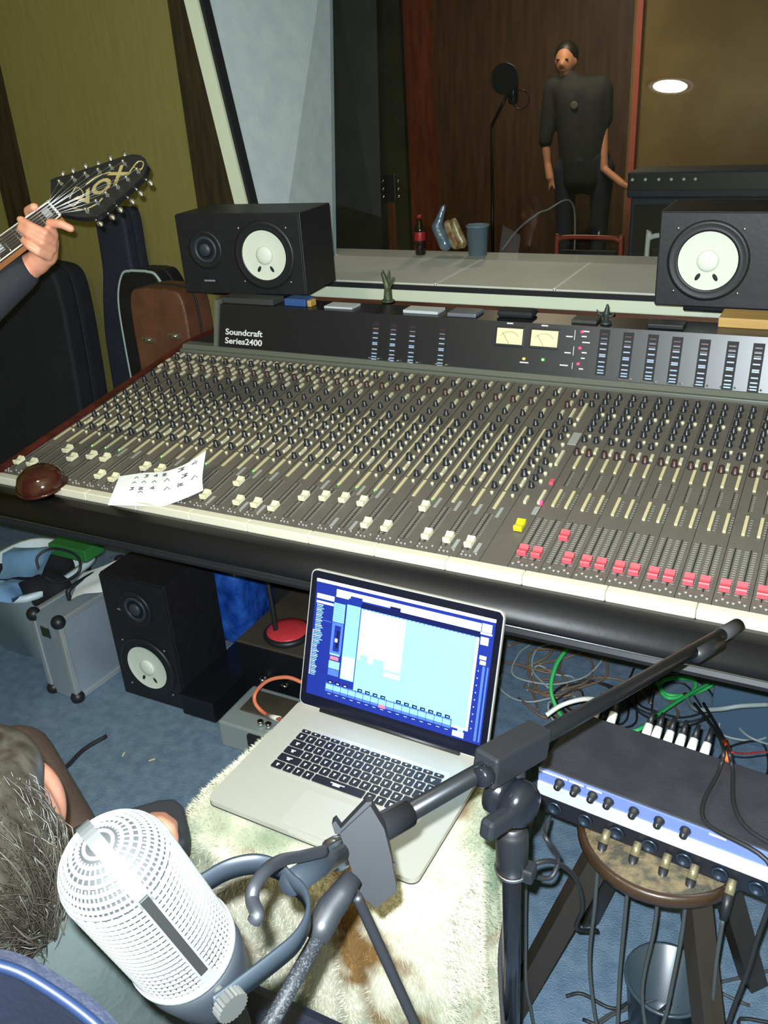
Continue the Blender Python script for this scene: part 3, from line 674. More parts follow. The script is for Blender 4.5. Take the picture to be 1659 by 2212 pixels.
def kfx(px): return (IM.inverted() @ at(px, 1700+(px-1200)*.37, 2, ZI-.015)).x
for px in (1203, 1238, 1275, 1310, 1365, 1420, 1477):
    inst('knob', KB, itf, T(kfx(px), 0, IH-.0150) @ FYI)
mb = MB()
for px in (1172, 1203, 1238, 1277, 1545): mb.box((kfx(px)-.012, -.0006, IH-.006), (kfx(px)+.012, 0, IH-.003))
mb.build('captions', 'letter', itf, kind='stuff')
mat('socket_dark', sr(70, 84, 104), .3, .8)
jm = MB(); jm.lathe([(.0125, 0), (.0125, .004), (.0095, .004), (.0085, .0005)], 20)
jm = jm.mesh('jack_socket', 'socket_dark')
jxs = [.030+.052*i for i in range(9)]
for x in jxs: inst('jack_socket', jm, itf, T(x, 0, .018) @ FYI)
# rear connectors
xl_s = MB(); xl_s.cyl((0, 0, 0), (0, .034, .012), .0080, .0072, 14); xl_s.cur = 1; xl_s.cyl((0, .034, .012), (0, .058, .022), .0060, .0035, 12)
xl_m = xl_s.mesh('plug', ['white_plastic', 'black_plastic'])
IMi = IM.inverted()
plug_px = [(1276, 1555), (1313, 1566), (1393, 1586), (1415, 1590), (1442, 1597), (1468, 1604), (1495, 1610), (1524, 1618)]
rear_pts = []
for px, py in plug_px:
    p = IMi @ at(px, py, 2, ZI-.01); M = T(p.x, ID+.0005, IH-.024) @ RX(math.radians(12)); rear_pts.append(IM @ M @ Vector((0, .056, .022)))
    o = inst('cable_plug', xl_m, None, IM @ M); o.parent = None; o.matrix_world = IM @ M
    tag(o, 'white shelled cable plug pushed into the back of the audio interface', 'plug', 'plugs behind the interface')
# round stool
ZT = IZ0-.0005; SR_ = .128; scx, scy = -.1295, 1.095
mat('seat_mottled', sr(110, 96, 70), .8, 0, sr(62, 58, 48), 45, .5, 120, detail=6, lo=.4, hi=.6)
mat('rim_wood', sr(58, 40, 26), .35, 0, sr(40, 28, 19), 5, coat=.3)
mat('leg_dark', sr(48, 42, 36), .45)
sto = thing('round_stool', 'round stool with mottled seat, brown rim and splayed dark legs under the interface', 'stool', T(scx, scy, 0))
MB().lathe([(1e-5, ZT), (SR_-.006, ZT), (SR_-.004, ZT-.004), (SR_-.004, ZT-.02)], 48).build('seat', 'seat_mottled', sto)
MB().lathe([(SR_-.006, ZT-.002), (SR_-.002, ZT+.0), (SR_+.004, ZT-.003), (SR_+.006, ZT-.016), (SR_+.002, ZT-.024), (SR_-.01, ZT-.024)], 48).build('rim', 'rim_wood', sto)
for a in (-158, -48, 48, 128):
    c, s_ = math.cos(math.radians(a)), math.sin(math.radians(a))
    MB().prism([(-.017, -.020), (.017, -.020), (.017, .020), (-.017, .020)], 0, 1, frame(Vector((c*.095, s_*.095, ZT-.02)), (-s_, c, 0), (c, s_, 0)) @ Matrix(((1, 0, 0, 0), (0, 1, -.13, 0), (0, 0, -(ZT-.02), 0), (0, 0, 0, 1))) if False else
        Matrix(((-s_, c, c*.17, c*.085), (c, s_, s_*.17, s_*.085), (0, 0, -(ZT-.02), ZT-.02), (0, 0, 0, 1)))).build('leg', 'leg_dark', sto)
mat('bucket', sr(86, 104, 116), .3, 0, None, trans=.6)
bk = thing('plastic_tub', 'clear plastic tub standing on the carpet under the round stool', 'tub', T(scx+.03, scy+.02, 0))
MB().lathe([(.058, 0), (.070, .14), (.074, .14), (.074, .146), (.068, .146), (.056, .004), (1e-5, .004)], 28).build('body', 'bucket', bk)
# front plugs and their hanging cables
mat('cable_black', (.015, .016, .018), .5); mat('cable_slate', sr(62, 68, 70), .5); mat('plug_gold', sr(170, 160, 128), .3, .7)
pm_ = MB(); pm_.cyl((0, 0, 0), (0, -.018, -.012), .0068, None, 12); pm_.cur = 1; pm_.cyl((0, -.018, -.012), (0, -.036, -.045), .0075, .0055, 12); pm_ = pm_.mesh('plug', ['plug_gold', 'black_plastic'])
def cable(pts, r, m, label, group=None, n=8, res=8):
    return tag(MB().tube(spline(pts, res), r, n).build('cable', m), label, 'cable', group)
crn = random.Random(5)
for px, py in ((1150, 1745), (1307, 1800), (1375, 1825), (1440, 1850), (1505, 1860), (1590, 1880)):
    x = (IMi @ at(px, py, 2, .53)).x; x = min(jxs, key=lambda q: abs(q-x)) if False else x
    M = IM @ T(x, -.003, .018); e = M @ Vector((0, -.036, -.045))
    pc = thing('microphone_cable', 'black cable with brass coloured plug hanging from the front of the interface', 'cable', M, 'cables plugged into the interface front')
    inst('plug', pm_, pc, Matrix())
    pts = [e, e+Vector((0, -.004, -.08)), e+Vector((crn.uniform(-.01, .01), -.01, -.22)), Vector((e.x+crn.uniform(-.02, .03), e.y-.03, .12)), Vector((e.x+crn.uniform(.0, .08), e.y-.01, .008)), Vector((e.x+crn.uniform(-.1, .25), e.y+crn.uniform(.05, .25), .006)), Vector((e.x+crn.uniform(0, .4), e.y+crn.uniform(.2, .5), .006))]
    MB().tube(spline([M.inverted() @ p for p in pts], 8), .0032, 8).build('lead', 'cable_slate', pc)
# ------------------------------------------------------------------ microphone on boom stand
mat('mic_white', (.13, .137, .133), .5, .1); mat('mic_lining', (.011, .012, .012), .7); mat('mic_band', (.05, .052, .05), .5); mat('mic_grey', (.016, .022, .029), .4, .2); mat('mic_dark', (.014, .017, .021), .45); mat('mic_slot', (.010, .010, .009), .5); mat('knob_silver', (.05, .05, .046), .4, .2)
tp = pd(232, 1848, .455); bt = pd(393, 2042, .520)
axm = (bt-tp); ML_ = axm.length; axm.normalize()
sd = (pd(458, 2122, .49)-bt); sd = (sd-axm*sd.dot(axm)).normalized()      # yoke axis
MM = frame(tp, sd, axm.cross(sd).normalized())   # local z = +axis?
if MM.col[2].to_3d().dot(axm) < 0: MM = frame(tp, sd, -axm.cross(sd).normalized())
mic = thing('microphone', 'large white mesh studio microphone held in a grey yoke', 'microphone', MM)
MR0, MR1 = .0300, .0300
# grille: woven rings plus vertical wires
g = MB()
for i in range(21):
    t = i/20; z = .0135+t*(ML_-.0135); r = MR0
    pts = [Vector((r*math.cos(a), r*math.sin(a), z)) for a in [2*math.pi*k/56 for k in range(57)]]
    g.tube(pts, .00115, 6, cap=False)
for k in range(56):
    a = 2*math.pi*k/56; g.tube([(MR0*math.cos(a), MR0*math.sin(a), .012), (MR0*math.cos(a), MR0*math.sin(a), ML_)], .0006, 4)
DR = .0255
for q in range(6, 90, 9):
    a_ = math.radians(q); r = MR0*math.sin(a_); z = .0135-DR*math.cos(a_)
    g.tube([Vector((r*math.cos(a), r*math.sin(a), z)) for a in [2*math.pi*k/56 for k in range(57)]], .00115, 6, cap=False)
for k in range(64):
    a = 2*math.pi*k/64; g.tube([Vector((MR0*math.sin(math.radians(q))*math.cos(a), MR0*math.sin(math.radians(q))*math.sin(a), .0135-DR*math.cos(math.radians(q)))) for q in range(20 if k % 2 else 45, 91, 9)], .0006, 4)
g.build('grille', 'mic_white', mic)
MB().lathe([(1e-5, -.0125)]+[(math.sin(math.radians(q))*(MR0-.0012), .0135-math.cos(math.radians(q))*.0255) for q in range(10, 91, 10)]+[(MR0-.0012, ML_)], 48).build('grille_lining', 'mic_lining', mic)
# front seam of the grille: a flat band with a slot
va = (C0-(tp+bt)/2); va = (va-axm*va.dot(axm)).normalized(); iv = MM.to_3x3().inverted() @ va; ang = math.atan2(iv.y, iv.x)
MB().box((MR0+.0003, -.0040, .012), (MR0+.0020, .0040, ML_), .0006).build('seam_band', 'mic_white', mic, RZ(ang))
MB().box((MR0+.0006, -.0026, ML_*.06), (MR0+.0023, .0026, ML_*.88), .0003).build('slot', 'mic_slot', mic, RZ(ang))
bv_ = MB(); vs = []
for q in range(-90, 91, 9):
    a_ = math.radians(q)
    for dy, dr_ in ((-.004, .0004), (.004, .0004), (.004, .002), (-.004, .002)): vs.append(((MR0+dr_)*math.sin(a_), dy, .0135-(DR+dr_)*math.cos(a_)))
bv_.add(vs, [(i*4+k, i*4+(k+1) % 4, i*4+4+(k+1) % 4, i*4+4+k) for i in range(20) for k in range(4)]); bv_.build('seam_arch', 'mic_band', mic, RZ(ang))
MB().lathe([(MR0-.001, ML_-.002), (MR0+.0022, ML_-.002), (MR0+.0022, ML_+.003), (MR0+.001, ML_+.006), (MR0-.002, ML_+.006)], 48, close=False).build('collar', 'mic_white', mic)
MB().lathe([(MR0+.0008, ML_+.005), (MR0+.0008, ML_+.020), (MR0-.004, ML_+.05), (.018, ML_+.060), (.012, ML_+.064), (.012, ML_+.075)], 48).build('body', 'mic_dark', mic)
# yoke: flat bar bent to a U behind the microphone
yz = ML_+.012; hw_ = MR0+.008
bk_ = (MM.to_3x3().inverted() @ (pd(628, 1905, .575)-(tp+axm*yz))); bk_.x = 0; bl = bk_.length; bd = bk_.normalized()
yk = []
for x, t in ((-hw_, -.10), (-hw_, .0), (-hw_, .45), (-hw_*.95, .70), (-hw_*.72, .90), (-hw_*.35, 1), (0, 1.0), (hw_*.35, 1), (hw_*.72, .90), (hw_*.95, .70), (hw_, .45), (hw_, .0), (hw_, -.10)): yk.append(Vector((x, 0, yz))+bd*(bl*t))
yp = spline(yk, 5); mb = MB(); vs = []
for i, p in enumerate(yp):
    t = (yp[min(i+1, len(yp)-1)]-yp[max(i-1, 0)]).normalized(); wd = Vector((1, 0, 0)).cross(bd).normalized(); n_ = t.cross(wd).normalized()
    for dz, dn in ((-.0085, -.0012), (.0085, -.0012), (.0085, .0012), (-.0085, .0012)): vs.append(p+wd*dz+n_*dn)
mb.add(vs, [(i*4+k, i*4+(k+1) % 4, i*4+4+(k+1) % 4, i*4+4+k) for i in range(len(yp)-1) for k in range(4)]+[(3, 2, 1, 0), tuple((len(yp)-1)*4+k for k in range(4))], True)
mb.build('yoke', 'mic_grey', mic)
for s_ in (-1, 1):
    kn = MB(); n = 44
    poly = [((.0098 if k % 2 else .0088)*math.cos(2*math.pi*k/n), (.0098 if k % 2 else .0088)*math.sin(2*math.pi*k/n)) for k in range(n)]
    kn.prism(poly, .0015, .0085); kn.cyl((0, 0, -.012), (0, 0, .0015), .0032, None, 12)
    kn.build('yoke_knob', 'knob_silver', mic, T(s_*hw_, 0, yz) @ (RY(math.pi/2) if s_ > 0 else RY(-math.pi/2)))
ymid = MM @ (Vector((0, 0, yz))+bd*bl)
# stand: pole, clutch, boom, clip
jn = pd(1108, 1612, .985)
b_end = pd(1592, 1352, 1.24); b_near = pd(742, 1835, .72)
bdir = (b_end-b_near).normalized(); jn = pd(1108, 1627, 1/((1-.43)/.72+.43/1.24))
pole_b = Vector((jn.x-.004, jn.y+.01, 0))
bs = thing('boom_stand', 'black boom microphone stand reaching over the laptop', 'microphone stand', T(pole_b))
def S_(p): return Vector(p)-pole_b
pz = jn.z
MB().cyl((0, 0, .05), (0, 0, .52), .0145, None, 20).build('lower_pole', 'black_gloss', bs)
MB().cyl((0, 0, .50), (0, 0, pz-.035), .0105, None, 20).build('upper_pole', 'black_gloss', bs)
zc = at(1118, 1880, 1, pole_b.y).z
MB().lathe([(.0150, zc-.004), (.0175, zc), (.0175, zc+.052), (.0160, zc+.058), (.0135, zc+.060), (.0135, zc+.066), (.0105, zc+.066)], 24).build('clutch', 'black_plastic', bs)
MB().lathe([(.0180, zc-.002), (.0192, zc-.002), (.0192, zc+.002), (.0180, zc+.002)], 24, close=False).build('clutch_ring', 'steel', bs)
MB().box((.012, -.010, zc-.006), (.026, .010, zc+.012), .003).build('clutch_lever', 'black_plastic', bs)
jb_ = S_(jn)
JF = frame(jb_, bdir, Vector((0, 0, 1)))
MB().box((-.046, -.017, -.0145), (.044, .017, .0145), .003).build('boom_clamp', 'black_plastic', bs, JF)
MB().cyl(jb_+Vector((0, 0, -.05)), jb_+Vector((0, 0, -.012)), .0135, .012, 18).build('swivel', 'black_plastic', bs)
sw = JF @ T(-.012, -.040, .012) @ Matrix.Scale(1.3, 4)
MB().lathe([(.017, -.014), (.0185, -.012), (.0185, -.004), (.016, -.002), (.016, .002), (.0185, .004), (.0185, .012), (.015, .018), (.010, .020)], 24).build('tilt_knob', 'black_gloss', bs, sw)
MB().box((-.030, -.008, -.006), (.0, .008, .006), .003).build('tilt_lever', 'black_plastic', bs, sw @ T(-.012, -.004, .010))
kb = MB(); kb.lathe([(.008, 0), (.0105, .004), (.0105, .012), (.008, .015)], 18); kb.build('clamp_knob', 'black_gloss', bs, JF @ T(-.052, .004, .010) @ RY(-math.pi/2))
MB().cyl(S_(b_near), S_(b_end), .0088, None, 18).build('boom', 'black_metal', bs)
MB().cyl(S_(b_end-bdir*.05), S_(b_end+bdir*.002), .0102, None, 18).build('boom_end_cap', 'rubber', bs)
# cable clip at boom end holding a second short rod
MB().cyl(S_(b_end-bdir*.14-CU*.004+CR*.006), S_(b_end-bdir*.075-CU*.004+CR*.006), .0105, None, 16).build('boom_sleeve', 'black_plastic', bs)
MB().cyl(S_(b_near-bdir*.004), S_(b_near+bdir*.075), .0125, None, 18).build('boom_sleeve', 'black_plastic', bs)
MB().cyl(S_(ymid), S_(b_near), .0085, .0095, 16).build('thread_adapter', 'mic_grey', bs)
MB().cyl(S_(b_near-bdir*.012), S_(b_near-bdir*.004), .0135, None, 18).build('adapter_ring', 'steel', bs)
for a in (35, 155, 275):
    c, s_ = math.cos(math.radians(a)), math.sin(math.radians(a))
    MB().tube([(0, 0, .12), (c*.30, s_*.30, .012)], .007, 10).build('leg', 'black_metal', bs)
    MB().sphere((c*.305, s_*.305, .011), .011, 10, 8).build('rubber_foot', 'rubber', bs)
MB().cyl((0, 0, .09), (0, 0, .15), .018, None, 16).build('leg_hub', 'black_plastic', bs)
# microphone clip clamped on the boom, hanging lever
cl0 = pd(790, 1845, .71)
cp = thing('cable_clamp', 'black plastic spring clamp hanging from the boom beside the microphone yoke', 'clamp', frame(cl0, CR, -CU))
def CL(px, py, d=.70): return (frame(cl0, CR, -CU).inverted() @ pd(px, py, d))
def plate(pts, d, th): 
    q = [CL(x, y, d) for x, y in pts]; return MB().prism([(p.x, p.y) for p in q], -th/2, th/2)
plate([(735, 1800), (800, 1740), (830, 1790), (845, 1850), (858, 1925), (812, 1962), (778, 1930), (757, 1870)], .70, .022).build('jaw', 'black_plastic', cp)
for k in range(3):
    plate([(800+k*8, 1945-k*9), (852, 1905-k*10), (855, 1911-k*10), (803+k*8, 1951-k*9)], .6885, .003).build('grip_rib', 'black_plastic', cp)
plate([(715, 1790), (723, 1783), (735, 1800), (790, 1742), (803, 1741), (800, 1755), (742, 1812), (722, 1812)], .693, .014).build('lever', 'black_plastic', cp)
# cables of the mic
cable([pd(548, 1990, .50), pd(556, 1975, .50), pd(545, 1945, .51), pd(550, 1915, .515), pd(575, 1880, .53), pd(610, 1858, .56), pd(650, 1850, .59), pd(700, 1838, .62)], .0042, 'black_plastic', 'grey cable looping from the microphone body to the boom')
xc = thing('braided_cable', 'black braided cable with a shiny connector running down past the fur throw', 'cable', T(pd(760, 1900, .66)))
def X_(p): return xc.matrix_basis.inverted() @ p
MB().tube([X_(pd(762, 1895, .655)), X_(pd(735, 1935, .645)), X_(pd(712, 1965, .64)), X_(pd(695, 2000, .63)), X_(pd(682, 2030, .625))], .0105, 14, rr=[.0075, .0095, .0105, .010, .0085]).build('connector', 'black_plastic', xc)
mat('braid', (.012, .013, .016), .4, 0, (.04, .042, .046), 700, detail=0, lo=.58, hi=.62)
MB().tube(spline([X_(pd(690, 2020, .627)), X_(pd(640, 2110, .60)), X_(pd(590, 2200, .58)), X_(pd(540, 2290, .56))], 8), .0056, 10).build('lead', 'braid', xc)
cable([pd(770, 1935, .665), pd(800, 2000, .68), pd(850, 2110, .70), pd(905, 2230, .72)], .0042, 'black_plastic', 'plain black cable hanging below the clamp in front of the throw')
cable([pd(1098, 1900, 1.02), pd(1090, 1990, 1.03), pd(1080, 2080, 1.05), pd(1088, 2240, 1.07)], .003, 'rubber', 'thin black cable hanging down beside the stand pole')
# ------------------------------------------------------------------ under and beside the console
monitor('black monitor speaker standing upright on the carpet beside the aluminium case', T(-1.63, 1.515, 0), vertical=True, mirror=True, s=1.08)
mat('case_alu', sr(158, 172, 184), .45, .35, sr(146, 160, 172), 6, .1, 200); mat('case_edge', sr(196, 202, 204), .35, .6)
fc = thing('flight_case', 'small aluminium flight case with black corners standing on the carpet', 'case', T(-1.905, 1.425, 0) @ RZ(math.radians(-4)))
cw, cd, ch = .125, .36, .285
MB().box((-cw/2+.004, .004, .004), (cw/2-.004, cd-.004, ch-.004)).build('panel', 'case_alu', fc)
for sx in (-1, 1):
    for z in (0, ch-.018): MB().box((sx*cw/2-.009-sx*.009, 0, z), (sx*cw/2+.009-sx*.009, cd, z+.018), .003).build('edge_rail', 'case_edge', fc)
    for y in (0, cd-.018): MB().box((sx*cw/2-.009-sx*.009, y, 0), (sx*cw/2+.009-sx*.009, y+.018, ch), .003).build('edge_rail', 'case_edge', fc)
    for y in (0, cd):
        for z in (0, ch): MB().sphere((sx*(cw/2-.010), y+(.010 if y == 0 else -.010), z+(.011 if z == 0 else -.011)), .021, 14, 10).build('corner_cap', 'black_plastic', fc)
hb_ = spline([(0, .10, ch), (0, .105, ch+.03), (0, .16, ch+.036), (0, .215, ch+.03), (0, .22, ch)], 5); MB().tube(hb_, .007, 8).build('handle', 'black_plastic', fc)
MB().box((-.02, -.003, ch-.07), (.02, .001, ch-.035), .001).build('latch', 'chrome', fc)
# tub with things thrown in, papers on top
mat('tub_plastic', sr(205, 222, 228), .4); mat('paper_blue', sr(130, 170, 205), .7, 0, sr(100, 140, 185), 8); mat('cloth_black', sr(16, 17, 20), .9, 0, sr(26, 26, 32), 12, .3, 40); mat('paper_white', sr(236, 238, 236), .8)
tb = thing('storage_tub', 'pale blue plastic tub standing behind the aluminium case', 'tub', T(-2.22, 1.66, 0))
def rlathe(prof, sx, sy, n=40, e=4):
    mb = MB(); vs = []
    for r, z in prof:
        for k in range(n):
            a = 2*math.pi*k/n; c, s = math.cos(a), math.sin(a); q = (abs(c)**e+abs(s)**e)**(-1/e); vs.append((c*q*sx*r, s*q*sy*r, z))
    return mb.add(vs, [(i*n+k, i*n+(k+1) % n, (i+1)*n+(k+1) % n, (i+1)*n+k) for i in range(len(prof)-1) for k in range(n)]+[tuple(range(n-1, -1, -1))], True)
rlathe([(.72, 0), (.95, .24), (1.05, .245), (1.05, .262), (.93, .262), (.72, .01), (.01, .01)], .17, .17).build('body', 'tub_plastic', tb)
jk = organic('crumpled_jacket', [((-2.28, 1.60, .215), .07, (-2.12, 1.60, .22), .07), ((-2.18, 1.72, .22), .07, (-2.10, 1.58, .24), .055), ((-2.12, 1.62, .24), .055, (-2.03, 1.60, .25), .045), ((-2.24, 1.68, .23), .06, (-2.14, 1.70, .245), .06)], 'cloth_black', .016)
tag(jk, 'crumpled black jacket heaped in the pale blue tub', 'jacket')
def sheet(name, pts, m, label, cat, group=None, th=.0012, nx=8, ny=6, wav=.006, seed=1):
    """curved sheet through 4 corner points a b c d"""
    a, b, c, d = [Vector(p) for p in pts]; vs = []; mb = MB(); n = (b-a).cross(d-a).normalized()
    for s in (0, 1):
        for j in range(ny+1):
            for i in range(nx+1):
                u, v = i/nx, j/ny; p = a*(1-u)*(1-v)+b*u*(1-v)+c*u*v+d*(1-u)*v
                vs.append(p+n*(wav*noise.noise(Vector((u*2.3+seed, v*2.3, seed)))*2-s*th))
    N = (nx+1)*(ny+1); fs = []
    for j in range(ny):
        for i in range(nx):
            q = j*(nx+1)+i; fs += [(q, q+1, q+nx+2, q+nx+1), (N+q+nx+1, N+q+nx+2, N+q+1, N+q)]
    mb.add(vs, fs, True); return tag(mb.build(name, m), label, cat, group)
def a1(x, y, Y): return at(x, y, 1, Y)
sheet('paper_sheet', [a1(-10, 1250, 1.52), a1(92, 1240, 1.53), a1(133, 1176, 1.63), a1(25, 1178, 1.63)], 'paper_blue', 'large blue tinted paper lying over the black jacket', 'paper', wav=.015)
sheet('paper_sheet', [a1(-40, 1300, 1.46), a1(35, 1296, 1.46), a1(60, 1250, 1.51), a1(-20, 1253, 1.51)], 'paper_blue', 'crumpled blue paper at the edge of the tub', 'paper', wav=.02, seed=4)
mat('green_card', sr(40, 110, 50), .6)
tag(MB().box((-.075, -.04, -.02), (.075, .04, .02), .004).build('green_box', 'green_card', None, T(a1(165, 1182, 1.66))), 'small dark green carton behind the heaped jacket', 'box')
cable([a1(90, 1245, 1.54), a1(80, 1205, 1.56), a1(115, 1185, 1.60), a1(165, 1200, 1.60), a1(170, 1235, 1.57), a1(130, 1258, 1.55), a1(95, 1245, 1.54)], .004, 'cable_black', 'black cable coiled on top of the heaped jacket')
sheet('paper_sheet', [(-1.86, 1.50, .31), (-1.74, 1.60, .33), (-1.80, 1.72, .35), (-1.93, 1.62, .32)], 'paper_white', 'folded pale leaflet on top of the aluminium case', 'leaflet', wav=.006, seed=6)
# low black box
bb = thing('black_box', 'low black metal box on the carpet beside the upright speaker', 'box', T(-1.455, 1.50, 0))
MB().box((-.058, 0, .004), (.058, .30, .072), .003).build('body', 'black_metal', bb); MB().box((-.060, -.002, .068), (.060, .302, .075), .0015).build('lid', 'black_gloss', bb)
for sx in (-1, 1):
    for y in (.03, .27): MB().cyl((sx*.045, y, 0), (sx*.045, y, .005), .010, None, 10).build('foot', 'rubber', bb)
# bottles in blue wrap
mat('blue_film', sr(24, 62, 150), .12, 0, sr(50, 100, 190), 18, .9, 26, coat=.5)
bw = rlathe([(.9, 0), (1, .02), (1, .22), (.86, .30), (.6, .335), (.01, .34)], .085, .10, 48, 5)
o = tag(bw.build('wrapped_bundle', 'blue_film', None, T(-1.60, 1.93, 0)), 'bundle wrapped in shiny blue plastic film standing under the console', 'bundle')
d_ = o.modifiers.new('creases', 'SUBSURF'); d_.levels = 2; d_.render_levels = 2
tx = bpy.data.textures.new('crease', 'CLOUDS'); tx.noise_scale = .06; dd = o.modifiers.new('dents', 'DISPLACE'); dd.texture = tx; dd.strength = .03; dd.mid_level = .5
# brown metal amplifier box with lamp on it
mat('amp_brown', sr(92, 84, 70), .45, .3, sr(74, 68, 58), 5, .1, 60); mat('lamp_red', sr(206, 60, 66), .35)
ab = thing('power_amplifier', 'brown grey metal amplifier box with a row of chrome knobs under the console', 'amplifier', T(-1.415, 1.66, 0))
MB().box((0, 0, .006), (.44, .34, .180), .004).build('case', 'amp_brown', ab); MB().box((.004, -.004, .010), (.436, 0, .176), .002).build('front_panel', 'black_metal', ab)
for i in range(4): MB().lathe([(.013, 0), (.013, .012), (.010, .022), (.008, .023)], 16).build('knob', 'chrome', ab, T(.09+i*.075, -.004, .075) @ FYI)
mat('grey_box', sr(150, 160, 158), .4, .3)
gb = thing('direct_box', 'grey metal box with a glowing pink lamp in front of the amplifier', 'box', T(-1.33, 1.435, 0))
MB().box((0, 0, 0), (.24, .17, .085), .006).build('case', 'grey_box', gb); MB().box((.10, -.012, .020), (.19, .0, .078), .003).build('switch_block', 'black_plastic', gb)
MB().box((.03, .06, .085), (.20, .15, .090), .002).build('label_plate', 'amp_brown', gb)
mat('led_pink', (1, .08, .35), .4, emit=8); MB().lathe([(.006, 0), (.006, .004), (.003, .006)], 12).build('pilot_lamp', 'led_pink', gb, T(.145, -.012, .045) @ FYI)
for x in (.05, .075): MB().lathe([(.009, 0), (.009, .014), (.007, .016)], 14).build('knob', 'chrome', gb, T(x+.07, .03, .085))
mat('cable_orange', sr(226, 128, 92), .5); mat('tape_white', sr(236, 232, 222), .6)
oc = cable([at(655, 1475, 1, 1.50), at(620, 1463, 1, 1.50), at(580, 1470, 1, 1.49), at(553, 1495, 1, 1.48), at(552, 1520, 1, 1.46), at(575, 1543, 1, 1.44), at(610, 1555, 1, 1.38), at(660, 1560, 1, 1.24)], .0052, 'cable_orange', 'orange cable looping out from behind the laptop')
MB().tube([at(578, 1546, 1, 1.435), at(604, 1553, 1, 1.40)], .0068, 10).build('tape_flag', 'tape_white', oc)
lb2 = at(622, 1372, 2, .180)
dlm = thing('desk_lamp', 'desk lamp with a red round base and black stem standing on the amplifier', 'lamp', T(lb2))
MB().lathe([(.066, 0), (.070, .006), (.069, .014), (.062, .018)], 36).build('base_rim', 'black_plastic', dlm)
MB().lathe([(.062, .016), (.058, .021), (.030, .026), (1e-5, .028)], 36).build('base', 'lamp_red', dlm)
MB().tube(spline([(-.025, -.02, .018), (-.03, -.015, .08), (-.045, 0, .18), (-.055, .03, .28), (-.04, .08, .36)], 6), .0075, 10).build('stem', 'black_plastic', dlm)
MB().lathe([(.013, 0), (.016, .03), (.048, .075), (.050, .078), (.046, .078), (.012, .03)], 24).build('shade', 'lamp_red', dlm, T(-.04, .08, .36) @ RX(math.radians(-110)))
mat('slat_tan', sr(196, 172, 130), .6, 0, sr(176, 150, 108), 5, stretch=(1, 8, 8))
sg = thing('wooden_crate', 'pale slatted wooden crate under the console behind the red lamp', 'crate', T(-1.33, 2.06, 0))
for y in (0, .16): MB().box((0, y, 0), (.34, y+.016, .30), .002).build('end_board', 'slat_tan', sg)
for i in range(7): MB().box((.004, .016, .03+i*.038), (.336, .160, .052+i*.038)).build('slat', 'slat_tan', sg)
mat('leaf_green', sr(70, 180, 80), .6)
tag(MB().box((-.06, -.03, 0), (.06, .03, .05), .006).build('green_bundle', 'leaf_green', None, T(-1.10, 2.12, .30)), 'bright green folded strap bundle on the slatted crate', 'strap')
# black stand foot / trim beside laptop, dark bag at right
tag(MB().box((0, 0, 0), (.30, .36, .30), .012).build('black_case', 'black_matte', None, T(.045, 1.52, 0)), 'black case standing on the carpet past the cable tangle', 'case')
mat('box_blue', sr(70, 96, 118), .6)
tag(MB().box((-.09, 0, 0), (.07, .10, .17), .004).build('grey_carton', 'box_blue', None, T(-.06, 1.98, 0)), 'blue grey carton on the carpet behind the audio interface', 'box')
# tangle of cables under the console
mat('cable_grey', sr(150, 160, 160), .5); mat('cable_green', sr(60, 190, 100), .45); mat('cable_brown', sr(120, 98, 78), .5); mat('cable_white', sr(238, 236, 226), .45); mat('cable_red', sr(190, 50, 50), .5)
tr_ = random.Random(21)
for i in range(16):
    cx, cy = tr_.uniform(-.75, -.05), tr_.uniform(1.72, 2.12); r0 = tr_.uniform(.04, .12); pts = []
    ph = tr_.uniform(0, 6); turns = tr_.uniform(.8, 2.2)
    for k in range(12):
        a = ph+k/11*turns*2*math.pi; rr2 = r0*(1+.5*tr_.uniform(-.5, .5)); pts.append((min(cx+rr2*math.cos(a), -.02)+k*.006, cy+rr2*math.sin(a), .008+.05*max(0, noise.noise(Vector((i, k*.4, 2))))+.008*(i % 4)))
    g_ = i % 3
    cable(pts, (.0032, .0036, .003)[g_], ('cable_grey', 'cable_brown', 'cable_black')[g_], ('grey cable coiled in the tangle on the carpet under the console', 'brown cable coiled in the tangle on the carpet under the console', 'black cable coiled in the tangle on the carpet under the console')[g_], ('grey tangle cables', 'brown tangle cables', 'black tangle cables')[g_], 6, 5)
def fl(x, y, z=.01): return at(x, y, 2, z)
cable([fl(1225, 1400, .12), fl(1200, 1440, .10), fl(1190, 1490, .06), fl(1205, 1535, .02), fl(1225, 1560, .01)], .006, 'cable_green', 'thick green cable curving down beside the laptop screen')
cable([fl(1420, 1475, .03), fl(1440, 1500, .03), fl(1490, 1500, .03), fl(1500, 1470, .03), fl(1450, 1465, .03), fl(1425, 1480, .03), fl(1445, 1508, .03), fl(1505, 1495, .03), fl(1540, 1478, .04)], .006, 'cable_green', 'green cable coiled in a ring under the console')
cable([fl(1330, 1575, .2), fl(1365, 1580, .2), fl(1390, 1570, .2), fl(1420, 1545, .15), fl(1480, 1505, .1), fl(1535, 1475, .06)], .005, 'cable_green', 'green cable passing behind the interface plugs')
cable([fl(1180, 1545, .25), fl(1210, 1525, .26), fl(1245, 1513, .27), fl(1280, 1510, .26), fl(1330, 1520, .2)], .0058, 'cable_white', 'thick white cable arching behind the boom clamp')
cable([fl(1660, 1522, .2), fl(1600, 1525, .2), fl(1550, 1532, .18), fl(1500, 1530, .14), fl(1480, 1500, .06)], .006, 'cable_grey', 'thick pale grey cable running to the black case')
